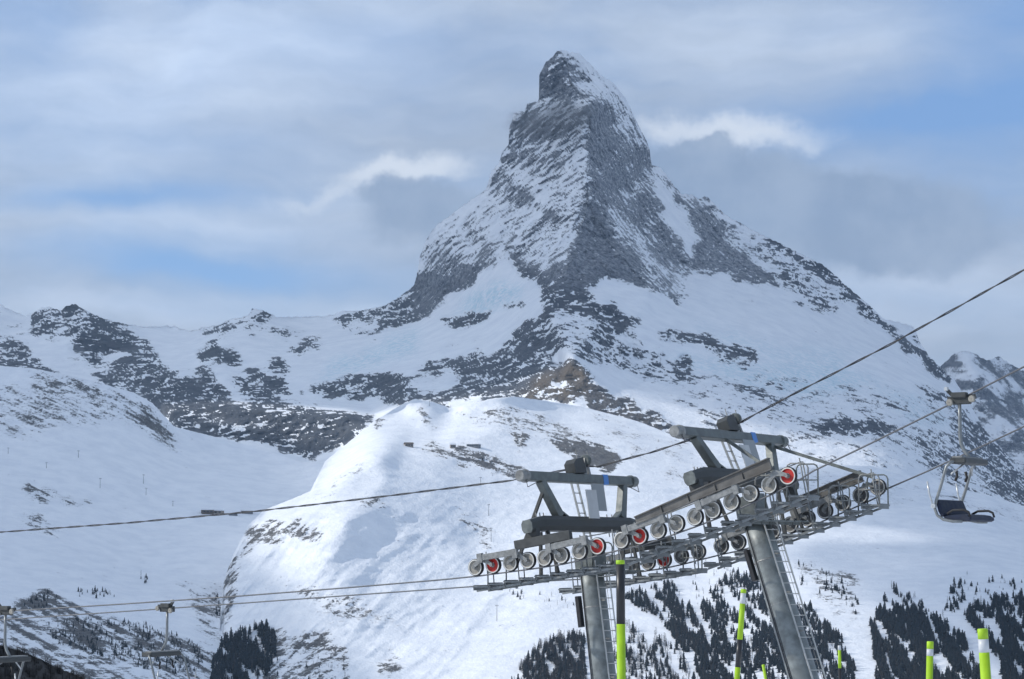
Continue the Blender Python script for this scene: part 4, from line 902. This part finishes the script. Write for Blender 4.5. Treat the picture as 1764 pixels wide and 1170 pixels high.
# chairs
def make_chair(pos, f, label, swing=0.0):
    """pos on the rope; f = direction the seat faces"""
    sdv = f.cross(Zv).normalized()
    if sdv.dot(NV) < 0: sdv = -sdv
    root = empty('chairlift_chair', pos-Zv*3.35, label, 'chairlift chair', 'chairs hanging from the haul ropes')
    def q(a, b, c): return pos+f*a+sdv*b+Zv*(c*0.905)
    g = MB(); g.box(q(0, 0.0, -0.02), (f, sdv, Zv), (0.30, 0.07, 0.10), 0.02); g.box(q(0.02, -0.05, 0.12), (f, sdv, Zv), (0.20, 0.09, 0.07), 0.02); g.beam(q(-0.12, 0, 0.05), q(-0.3, -0.06, 0.28), sdv, 0.08, 0.08); g.beam(q(0.15, 0.0, 0.02), q(0.42, 0.02, 0.08), sdv, 0.1, 0.12); g.build('grip', steel_dark, root)
    for a in (-0.22, 0.36): MB().lathe(q(a, -0.10, -0.08 if a < 0 else 0.0), sdv, Zv, [(0.01, -0.04), (0.07, -0.04), (0.088, -0.02), (0.088, 0.02), (0.07, 0.04), (0.04, 0.04), (0.03, 0.015), (0.01, 0.015)], 18).build('grip_roller', disc_grey, root)
    MB().box(q(-0.3, -0.1, 0.30), (f, sdv, Zv), (0.05, 0.05, 0.05), 0.015).build('grip_cap', bright_steel, root)
    MB().tube([q(0, 0, -0.08), q(0, 0, -0.5), q(0.0, 0, -1.0), q(0.02, 0, -1.2), q(0.08, 0, -1.38), q(0.18, 0, -1.52), q(0.24, 0, -1.64)], [0.045, 0.045, 0.048, 0.05, 0.05, 0.05, 0.05], 12).build('hanger_arm', chair_steel, root)
    MB().beam(q(0.22, -0.80, -1.72), q(0.22, 0.80, -1.72), f, 0.42, 0.15, bevel=0.03).build('cross_beam', steel_dark, root)
    MB().beam(q(0.18, -0.74, -1.62), q(0.18, 0.74, -1.62), f, 0.26, 0.05).build('beam_cover', galv_light, root)
    for sg in (-1, 1):
        b = 0.88*sg
        pts = [q(0.16, 0.72*sg, -1.72), q(0.06, 0.84*sg, -1.76), q(-0.04, b, -1.88), q(-0.12, b, -2.15), q(-0.22, b, -2.5), q(-0.32, b, -2.8), q(-0.36, b, -3.02), q(-0.30, b, -3.2), q(-0.14, b, -3.32), q(0.1, b, -3.37), q(0.34, b, -3.37)]
        MB().tube(pts, 0.038, 10).build('side_frame', chair_steel, root)
        # raised safety bar
        MB().tube([q(-0.36, 0.98*sg, -2.95), q(-0.45, 0.99*sg, -2.62), q(-0.50, 0.99*sg, -2.28)], 0.024, 8).lathe(q(-0.36, 0.95*sg, -2.95), sdv, Zv, [(0.01, -0.06), (0.06, -0.06), (0.06, 0.06), (0.01, 0.06)], 12).build('safety_bar', bright_steel, root)
        MB().tube([q(0.2, 0.3*sg, -1.8), q(0.02, 0.72*sg, -2.08)], 0.022, 8).build('tie_rod', bright_steel, root)
        MB().tube([q(0.0, 0.32*sg, -1.98), q(0.03, 0.34*sg, -2.14), q(-0.02, 0.36*sg, -2.26)], 0.035, 8).build('footrest_catch', rubber, root)
    def pad(prof, name, mat):
        # cushion: side profile (f, z) swept across the chair, with softened edges and seat divisions
        m = MB(); secs = []
        for b, k in ((-0.84, 0.90), (-0.80, 1.0), (0.80, 1.0), (0.84, 0.90)):
            cx = sum(p[0] for p in prof)/len(prof); cz = sum(p[1] for p in prof)/len(prof)
            secs.append([m.bm.verts.new(q(cx+(p[0]-cx)*k, b, cz+(p[1]-cz)*k)) for p in prof])
        for A, B in zip(secs, secs[1:]):
            for i in range(len(prof)): m.bm.faces.new((A[i], A[(i+1) % len(prof)], B[(i+1) % len(prof)], B[i]))
        m.bm.faces.new(secs[0][::-1]); m.bm.faces.new(secs[-1]); return m.build(name, mat, root)
    pad([(-0.36, -2.80), (-0.30, -2.77), (-0.26, -2.80), (-0.13, -3.15), (-0.15, -3.24), (-0.22, -3.24), (-0.29, -3.1)], 'backrest', navy)
    pad([(-0.16, -3.24), (0.0, -3.19), (0.3, -3.17), (0.46, -3.20), (0.55, -3.27), (0.55, -3.33), (0.48, -3.37), (0.1, -3.36), (-0.14, -3.33)], 'seat', navy)
    for b in (-0.84, 0.84):
        MB().tube([q(-0.05, b*1.01, -3.16), q(0.1, b*1.03, -3.07), q(0.38, b*1.03, -3.06), q(0.5, b*1.02, -3.12), q(0.54, b*1.0, -3.24)], 0.03, 8).build('armrest', rubber, root)
    MB().box(q(0.18, -0.62, -3.36), (f, sdv, Zv), (0.22, 0.10, 0.02), 0.01).build('seat_bracket', galv_light, root)
    return root
def on_rope(pts, px):
    best = None
    for a, b in zip(pts, pts[1:]):
        for i in range(40):
            p = a+(b-a)*(i/40)
            if p.y < 1: continue
            d = abs(W0/2+F0*(p.x/(p.y*math.cos(PITCH)+p.z*math.sin(PITCH)))-px)
            if best is None or d < best[0]: best = (d, p)
    return best[1]
make_chair(on_rope(NR, 1652), UV, 'empty navy chair hanging from the near rope, right of the leaning tower')
make_chair(on_rope(FR, 289), -UV, 'chair on the lower rope whose curved arm hangs in front of the sparsely wooded slope')
make_chair(on_rope(NR, 8), UV, 'chair cut off by the left edge of the photo, above the dark bank')

# ------------------------------------------------------------------ striped snow poles
def pole(top_px, D, foot_px, dia, bands, label):
    """bands: (colour, photograph row where it ends)"""
    top = at(*top_px, D); a, b = top_px; fx, fy = foot_px
    low = at(fx, fy, D); d = (low-top).normalized()
    L = (ground_z(top.x, top.y)-0.25-top.z)/d.z
    base = top+d*L
    root = empty('snow_pole', base, label, 'snow pole', 'striped poles edging the slope')
    y0 = top_px[1]; cur = top
    for i, (m, yend) in enumerate(bands):
        e = base if yend is None else top+d*((at(top_px[0], yend, D)-top).length)
        r = dia/2
        b_ = MB()
        if i == 0: b_.tube([cur, cur+d*0.004, e], [r*0.86, r, r], 20)
        else: b_.tube([cur, e], r, 20)
        b_.build('black_section' if m is black_paint else 'lime_section' if m is lime else 'white_section', m, root)
        cur = e
    c = top-d*0.002
    return root
pole((1068.5, 965), 18.2, (1070.5, 1170), 0.072, [(lime, 972), (black_paint, 1075), (lime, None)], 'tall black and lime pole standing between the two lift towers')
pole((1281, 1015), 27.0, (1269.5, 1170), 0.068, [(lime, 1022), (white_band, 1040), (lime, 1102), (black_paint, 1150), (lime, None)], 'slightly tilted pole with white, lime and black bands left of the leaning tower')
pole((1314.5, 1145), 52.0, (1319, 1170), 0.07, [(lime, None)], 'short thin lime pole tip close to the left of the leaning tower')
pole((1446, 1112), 50.0, (1447, 1170), 0.072, [(white_band, 1120), (lime, 1151), (black_paint, None)], 'thin lime pole with black lower part right of the leaning tower ladder')
pole((1602.5, 1105), 23.0, (1601, 1170), 0.07, [(lime, 1118), (white_band, 1130), (lime, None)], 'lime pole with a white ring, second from the right')
pole((1692.5, 1083), 15.2, (1698.5, 1170), 0.071, [(lime, 1101), (white_band, 1124), (lime, None)], 'thickest lime pole with a white ring, rightmost')

# ------------------------------------------------------------------ far buildings and small lift pylons
timber = pmat('brown_timber', (0.11, 0.085, 0.068), 0.8, 0, 0.2, 0.5); roof_snow = pmat('roof_snow', (0.8, 0.82, 0.85), 0.7, 0, 0.03, 0.3); wall_dark = pmat('dark_wall', (0.13, 0.14, 0.155), 0.7, 0, 0.2, 0.4); wall_tan = pmat('tan_wall', (0.27, 0.235, 0.20), 0.8, 0, 0.15, 0.4); glass_d = pmat('dark_glass', (0.02, 0.025, 0.035), 0.15)
def hut(S, px, py, wpx, hpx, wall, roof, label, gable=True, wins=3, flip=1):
    p = S.point(px, py); D = p.y; w_ = 0.85*wpx*D/F0; h_ = 0.85*hpx*D/F0; dp = w_*0.7
    X, Y = Vector((1, 0.25*flip, 0)).normalized(), Vector((-0.25*flip, 1, 0)).normalized()
    root = empty('building', p, label, 'building')
    MB().box(p+Zv*(h_*0.32-2), (X, Y, Zv), (w_/2, dp/2, h_*0.32+2)).build('wall', wall, root)
    if gable:
        m = MB(); z0 = h_*0.64
        A = [p-X*w_*0.56-Y*dp*0.58+Zv*z0, p+X*w_*0.56-Y*dp*0.58+Zv*z0, p+X*w_*0.56+Zv*h_, p-X*w_*0.56+Zv*h_]
        m.prism([p-X*w_*0.56+Y*a*dp+Zv*b for a, b in ((-0.6, z0), (-0.6, z0+h_*0.06), (0, h_*1.06), (0.6, z0+h_*0.06), (0.6, z0), (0, h_*0.95))], X*w_*1.12); m.build('roof', roof, root)
    else:
        MB().box(p+Zv*h_*0.72, (X, Y, Zv), (w_*0.54, dp*0.54, h_*0.09)).build('roof', roof, root)
    for i in range(wins):
        c = p+X*w_*((i+0.5)/wins-0.5)*0.9-Y*(dp/2+0.15)+Zv*h_*0.34
        MB().box(c, (X, Y, Zv), (w_*0.28/wins, 0.12, h_*0.13)).build('window', glass_d, root)
hut(Sl, 357, 884, 24, 11, timber, roof_snow, 'brown lift station on the left slope, leftmost of the row of buildings', False, 3)
hut(Sl, 377, 885, 18, 9, wall_tan, roof_snow, 'tan building joined to the right of the brown lift station', False, 2, -1)
hut(Sl, 402, 887, 17, 6, wall_dark, roof_snow, 'low dark shed with a snowy roof right of the lift station', False, 2)
hut(Sl, 425, 884, 22, 7, wall_dark, roof_snow, 'long dark building with a snowy roof at the hill edge', True, 4)
hut(H, 705, 770, 17, 8, wall_tan, timber, 'tan hut with a brown gable roof on the sunny hill', True, 3)
hut(H, 781, 771, 11, 10, wall_tan, roof_snow, 'small square hotel building on the sunny hill', True, 3)
hut(H, 816, 770, 25, 7, wall_dark, roof_snow, 'long low dark building at the right of the hotel', False, 5, -1)
def pylon(S, px, py, hpx, label, group):
    p = S.point(px, py); D = p.y; h_ = hpx*D/F0
    o = MB().tube([p-Zv*2, p+Zv*h_], [0.6, 0.35], 8).beam(p+Zv*h_*0.97-Vector((2.4, 0.8, 0)), p+Zv*h_*0.97+Vector((2.4, 0.8, 0)), Zv, 0.6, 0.6).beam(p+Zv*h_*0.9-Vector((2.4, 0.8, 0)), p+Zv*h_*0.97-Vector((2.4, 0.8, 0)), UV, 0.8, 0.5).beam(p+Zv*h_*0.9+Vector((2.4, 0.8, 0)), p+Zv*h_*0.97+Vector((2.4, 0.8, 0)), UV, 0.8, 0.5).build('lift_pylon', steel_dark, origin=p)
    tag(o, label, 'pylon', group)
for px, py, h_ in ((136, 789, 12), (172, 840, 17), (248, 833, 16), (251, 853, 12), (297, 873, 9), (80, 806, 10), (14, 781, 10)):
    pylon(Sl, px, py, h_, 'tiny distant lift pylon on the shaded left snow slope', 'pylons on the left slope')
for px, py, h_ in ((828, 836, 14), (842, 889, 20), (846, 933, 24), (857, 1070, 28), (832, 792, 14), (741, 700, 9)):
    pylon(H, px, py, h_, 'small distant lift pylon on the sunlit hill', 'pylons on the sunlit hill')

# ------------------------------------------------------------------ trees
leaf = pmat('conifer_green', (0.008, 0.015, 0.021), 0.9, 0, 0.5, 0.05); bark = pmat('bark', (0.05, 0.042, 0.036), 0.9, 0, 0.2, 1.0); larch_twig = pmat('larch_twigs', (0.045, 0.040, 0.040), 0.9, 0, 0.4, 0.06)
def tree_template(kind, seed):
    """unit-height tree: tapered trunk with limbs and drooping leafy sprays"""
    r = random.Random(seed); V = []; F = []; Mi = []
    def quad(a, b, c, d, m): i = len(V); V.extend([a, b, c, d]); F.append((i, i+1, i+2, i+3)); Mi.append(m)
    lean = r.uniform(-0.03, 0.03)
    for k in range(4):
        a0, a1 = k*math.pi/2, (k+1)*math.pi/2; r0, r1 = 0.028, 0.004
        quad((r0*math.cos(a0), r0*math.sin(a0), -0.05), (r0*math.cos(a1), r0*math.sin(a1), -0.05), (r1*math.cos(a1)+lean, r1*math.sin(a1), 0.98), (r1*math.cos(a0)+lean, r1*math.sin(a0), 0.98), 1)
    tiers = 9 if kind == 0 else 8
    for i in range(tiers):
        z = 0.12+0.86*i/(tiers-1) if kind == 0 else 0.2+0.75*i/(tiers-1)
        if kind == 0: R = (0.24*(1-(z-0.1)/0.98)**0.7+0.035)*r.uniform(0.65, 1.2)      # fuller crown
        else: R = 0.17*(1-(z-0.15)/0.95)**0.6+0.03
        n = 6 if kind == 0 else 5
        for j in range(n):
            if kind == 1 and r.random() < 0.12: continue
            a = 2*math.pi*(j+r.random()*0.7)/n+i*0.7; rr = R*r.uniform(0.5, 1.3); hw = rr*(0.5 if kind == 0 else 0.2)
            dz = -0.07*r.uniform(0.4, 1.3) if kind == 0 else r.uniform(-0.02, 0.05)
            c, s_ = math.cos(a), math.sin(a); lx = lean*z
            tip = (lx+c*rr, s_*rr, z+dz); m1 = (lx+c*rr*0.55-s_*hw, s_*rr*0.55+c*hw, z+dz*0.7+0.01); m2 = (lx+c*rr*0.55+s_*hw, s_*rr*0.55-c*hw, z+dz*0.7-0.02)
            th = 0.085 if kind == 0 else 0.03
            quad((lx, 0, z+th), m1, tip, m2, 0)
            quad((lx, 0, z-0.02), m2, (lx+c*rr*0.8, s_*rr*0.8, z+dz-0.045), m1, 0) if kind == 0 else None
    return np.array(V), np.array(F), np.array(Mi)
templates = {(k, v): tree_template(k, 10*k+v) for k in (0, 1) for v in (0, 1, 2, 3)}
tmesh = {}
for (k, v), (V, F, Mi) in templates.items():
    me = bpy.data.meshes.new('conifer' if k == 0 else 'larch'); me.from_pydata([tuple(x) for x in V], [], [tuple(f) for f in F])
    me.materials.append(leaf if k == 0 else larch_twig); me.materials.append(bark)
    me.polygons.foreach_set('material_index', Mi.astype(np.int32)); tmesh[(k, v)] = me
WOODS = [   # sheet, outline in bearings, how many, kind mix (share of bare larches), height range in m, what it is
 (H, [(1075,1030),(1120,1012),(1155,1005),(1190,1050),(1215,1100),(1240,1175),(1190,1190),(1200,1150),(1150,1085)], 280, 0.35, (11, 19), 'conifer in the dark tongue of wood between the two towers', 'trees in the tongue of wood'),
 (H, [(1205,1040),(1250,995),(1300,990),(1350,1035),(1400,1050),(1445,1100),(1500,1190),(1225,1190),(1225,1110)], 520, 0.1, (11, 19), 'conifer in the wood behind the leaning tower', 'trees behind the leaning tower'),
 (H, [(1240,978),(1290,990),(1310,1015),(1290,1020)], 34, 0, (9, 15), 'conifer in the wood behind the leaning tower', 'trees behind the leaning tower'),
 (H, [(1500,1075),(1515,1050),(1530,1008),(1545,1015),(1552,1050),(1600,1060),(1660,1100),(1700,1190),(1512,1190)], 560, 0.08, (12, 20), 'conifer in the thick dark wood at the lower right', 'trees in the thick dark wood'),
 (H, [(1548,1020),(1580,1030),(1608,1065),(1580,1070),(1556,1045)], 40, 0, (10, 15), 'conifer in the thick dark wood at the lower right', 'trees in the thick dark wood'),
 (H, [(1622,1062),(1640,1010),(1655,995),(1665,1040),(1640,1062)], 36, 0, (11, 16), 'conifer on the right-hand spur above the woods', 'trees on the right-hand spur'),
 (H, [(1660,1060),(1690,1030),(1764,1030),(1830,1040),(1830,1190),(1735,1190),(1700,1110)], 380, 0.1, (12, 20), 'conifer in the wood at the right edge', 'trees at the right edge'),
 (H, [(878,1190),(895,1150),(930,1115),(965,1100),(1005,1098),(1010,1190)], 260, 0.75, (13, 22), 'bare larch in the grove left of the left tower', 'larches left of the lower tower'),
 (H, [(1055,1190),(1060,1080),(1085,1075),(1110,1100),(1130,1085),(1150,1110),(1185,1130),(1192,1190)], 120, 0.7, (12, 19), 'bare larch in the grove right of the black pole', 'larches right of the striped pole'),
 (H, [(1195,1010),(1240,985),(1250,1030),(1225,1070),(1200,1040)], 20, 0.5, (8, 14), 'conifer standing alone on the upper snow between the towers', 'scattered trees between the towers'),
 (H, [(1060,975),(1230,960),(1240,1000),(1190,1010),(1070,1000)], 16, 0.5, (8, 13), 'conifer standing alone on the upper snow between the towers', 'scattered trees between the towers'),
 (H, [(1370,970),(1400,975),(1450,1000),(1485,1030),(1480,1065),(1450,1040),(1380,1010)], 44, 0.2, (9, 15), 'conifer scattered on the snow right of the leaning tower', 'scattered trees right of the leaning tower'),
 (H, [(1640,985),(1764,1000),(1764,1040),(1680,1030)], 26, 0.2, (9, 14), 'conifer on the right-hand spur above the woods', 'trees on the right-hand spur'),
 (H, [(860,1010),(900,1015),(995,1040),(985,1060),(900,1035)], 18, 0.4, (8, 13), 'conifer on the sunlit slope under the lower tower', 'trees on the sunlit slope'),
 (Sl, [(362,1190),(370,1120),(395,1100),(420,1085),(450,1075),(472,1085),(475,1130),(450,1190)], 200, 0.2, (13, 20), 'conifer in the dense clump below the sunny hill', 'trees at the foot of the sunny hill'),
 (H, [(372,1190),(382,1110),(420,1085),(455,1078),(474,1088),(474,1130),(450,1190)], 190, 0.2, (13, 20), 'conifer in the dense clump below the sunny hill', 'trees at the foot of the sunny hill'),
 (H, [(450,1110),(560,1120),(600,1150),(600,1190),(440,1190)], 34, 0.6, (8, 14), 'conifer on the rocky foot of the sunny hill', 'trees on the rocky foot'),
 (Sl, [(38,1040),(70,1020),(110,1030),(90,1050),(45,1055)], 26, 0.1, (8, 12), 'conifer scattered on the rocky lower left slope', 'trees on the lower left slope'),
 (Sl, [(60,1080),(130,1065),(250,1075),(330,1105),(360,1130),(330,1170),(240,1150),(100,1110)], 190, 0.3, (5, 10), 'conifer scattered on the rocky lower left slope', 'trees on the lower left slope'),
 (Sl, [(120,1018),(160,1016),(198,1022),(196,1032),(140,1030)], 18, 0, (8, 12), 'conifer in the short row on the open left slope', 'trees in the row on the left slope'),
 (Sl, [(232,992),(244,990),(260,1000),(250,1006)], 5, 0, (10, 13), 'conifer in the little group of trees on the open left slope', 'trees in the little group'),
 (Sl, [(368,1015),(378,1030),(382,1070),(372,1068)], 14, 0.2, (9, 14), 'conifer in the gully left of the sunny hill', 'trees in the gully'),
]
allt = []
rt = random.Random(5)
for S, poly, n, larch, hr, label, group in WOODS:
    n = int(n*(5.5 if n > 60 else 1.5))
    x0, x1 = min(p[0] for p in poly), max(p[0] for p in poly); y0, y1 = min(p[1] for p in poly), max(p[1] for p in poly); c = 0; tries = 0
    while c < n and tries < n*30:
        tries += 1
        px, py = rt.uniform(x0, x1), rt.uniform(y0, y1)
        if not inpoly(np.array([px]), np.array([py]), poly)[0]: continue
        if n > 60 and float(pn((px*0.8-py*0.55)/15.0, (px*0.55+py*0.8)/48.0, 401))+0.45*float(pn(px/6.0, py/10.0, 402)) < -0.20+(0.45*rt.random()**3): continue
        if n > 60 and rt.random() < 0.25 and py < y0+(y1-y0)*0.25: continue
        p = S.point(px, py)
        k = 1 if rt.random() < larch*0.75+0.2 else 0
        h_ = rt.uniform(*hr)*(0.5+0.6*rt.random()**1.3); allt.append((h_/p.y, p, h_, k, rt.randrange(4), rt.uniform(0, 6.28), label, group, px, py)); c += 1
vis = sorted([a for a in allt if -5 < a[8] < 1769 and a[9] < 1172], key=lambda a: -a[0])
single = vis[:296]; ids = {id(a) for a in single}
for a in single:
    _, p, h_, k, v, rot, label, group, px, py = a
    o = bpy.data.objects.new('larch' if k else 'conifer', tmesh[(k, v)]); COL.objects.link(o)
    o.location = p; o.rotation_euler = (0, 0, rot); o.scale = (h_*rt.uniform(0.85, 1.15), h_*rt.uniform(0.85, 1.15), h_)
    lab = label
    if k and not lab.startswith('bare larch'): lab = lab.replace('conifer', 'larch', 1)
    if not k and lab.startswith('bare larch'): lab = lab.replace('bare larch', 'dark conifer', 1)
    pl = [w_[1] for w_ in WOODS if w_[5] == label and w_[6] == group]
    ax = [q_[0] for w_ in pl for q_ in w_]; ay = [q_[1] for w_ in pl for q_ in w_]
    if len(pl) and max(ax)-min(ax) > 60:
        fx = (px-min(ax))/(max(ax)-min(ax)); fy = (py-min(ay))/(min(1170, max(ay))-min(ay))
        where_ = ('left ' if fx < 0.36 else 'right ' if fx > 0.64 else '')+('upper part' if fy < 0.36 else 'lower part' if fy > 0.68 else 'middle')
        lab = lab.replace(' in the ', ' in the %s of the ' % where_, 1) if ' in the ' in lab else lab+', %s' % where_
    lab = 'small '+lab if h_*F0/p.y < 17 else ('tall ' if h_*F0/p.y > 21 else '')+lab
    tag(o, lab, 'tree', group)
rest = [a for a in allt if id(a) not in ids]
for kk in (0, 1):
    Vs = []; Fs = []; Ms = []; off = 0
    for a in rest:
        _, p, h_, k, v, rot, *_r = a
        if k != kk: continue
        V, F, Mi = templates[(k, v)]; c, s_ = math.cos(rot), math.sin(rot)
        W = np.stack([(V[:, 0]*c-V[:, 1]*s_)*h_+p.x, (V[:, 0]*s_+V[:, 1]*c)*h_+p.y, V[:, 2]*h_+p.z], -1)
        Vs.append(W); Fs.append(F+off); Ms.append(Mi); off += len(V)
    o = mesh_np('conifer_wood' if kk == 0 else 'larch_wood', np.concatenate(Vs), np.concatenate(Fs), leaf if kk == 0 else larch_twig)
    o.data.materials.append(bark); o.data.polygons.foreach_set('material_index', np.concatenate(Ms).astype(np.int32)); tag(o, kind='stuff')

# a wisp of cloud clinging to the shoulder of the peak
def wisp():
    c = at(948, 205, 9270); bm = bmesh.new(); bmesh.ops.create_icosphere(bm, subdivisions=4, radius=1.0)
    for v in bm.verts:
        n = float(pn(v.co.x*2.2+7, v.co.z*2.2+v.co.y, 601)); v.co = Vector((v.co.x*230, v.co.y*190, v.co.z*95+v.co.x*25))*(1+0.35*n)
    me = bpy.data.meshes.new('cloud_wisp'); bm.to_mesh(me); bm.free()
    o = bpy.data.objects.new('cloud_wisp', me); COL.objects.link(o); o.location = c; tag(o, kind='stuff')
    m = bpy.data.materials.new('wisp'); m.use_nodes = True; m.node_tree.nodes.clear(); N = NT(m.node_tree)
    out = N.n.new('ShaderNodeOutputMaterial'); v = N.n.new('ShaderNodeVolumePrincipled'); v.inputs['Color'].default_value = (0.9, 0.93, 0.97, 1)
    tc = N.n.new('ShaderNodeTexCoord').outputs['Object']; sp = N.n.new('ShaderNodeSeparateXYZ'); N.l.new(tc, sp.inputs[0])
    r2 = N.add(N.add(N.m('POWER', N.mul(sp.outputs[0], 1/230), 2), N.m('POWER', N.mul(sp.outputs[1], 1/190), 2)), N.m('POWER', N.mul(N.sub(sp.outputs[2], N.mul(sp.outputs[0], 0.11)), 1/95), 2))
    ns = N.noise(tc, 1/90.0, 4, 0.55)
    N.put(v.inputs['Density'], N.mul(N.mul(N.step(r2, 1.0, 0.1), N.step(ns, 0.35, 0.7)), 0.010)); N.l.new(v.outputs[0], out.inputs['Volume']); me.materials.append(m)
wisp()

# dark bank close by at the lower left, grown over with low scrub
earth = pmat('dark_earth', (0.022, 0.02, 0.019), 0.95, 0, 0.5, 0.35, bump=0.4)
B = Sheet(-120, 330, 1020, 1300, 3.0, [(-150,1030,0.33),(-60,1078,0.35),(0,1112,0.36),(30,1120,0.362),(60,1132,0.365),(90,1146,0.37),(120,1158,0.372),(150,1172,0.375),(200,1195,0.38),(330,1250,0.39)], [(0,1250,0.29),(150,1260,0.30),(300,1290,0.31),(-120,1200,0.27)], smooth=6)
B.D = B.D-1.5*fbm(B.X/6, B.Z/5, 4, 501); B.update()
z_ = B.PX*0
B.build('earth_bank', earth, dict(rock=z_), jag=2.0, back=20)
sv = []; sf = []; off = 0
rs = random.Random(3)
for _ in range(700):
    px = rs.uniform(-80, 250); j = np.interp(px, B.xs, B.top)
    py = j+rs.uniform(0.5, 70)
    if py > 1260: continue
    p = B.point(px, py); h_ = rs.uniform(0.5, 1.3); V, F, Mi = templates[(1, rs.randrange(4))]
    rot = rs.uniform(0, 6.28); c, s_ = math.cos(rot), math.sin(rot)
    sv.append(np.stack([(V[:, 0]*c-V[:, 1]*s_)*h_*3+p.x, (V[:, 0]*s_+V[:, 1]*c)*h_*3+p.y, V[:, 2]*h_+p.z], -1)); sf.append(F+off); off += len(V)
tag(mesh_np('scrub', np.concatenate(sv), np.concatenate(sf), earth), kind='stuff')
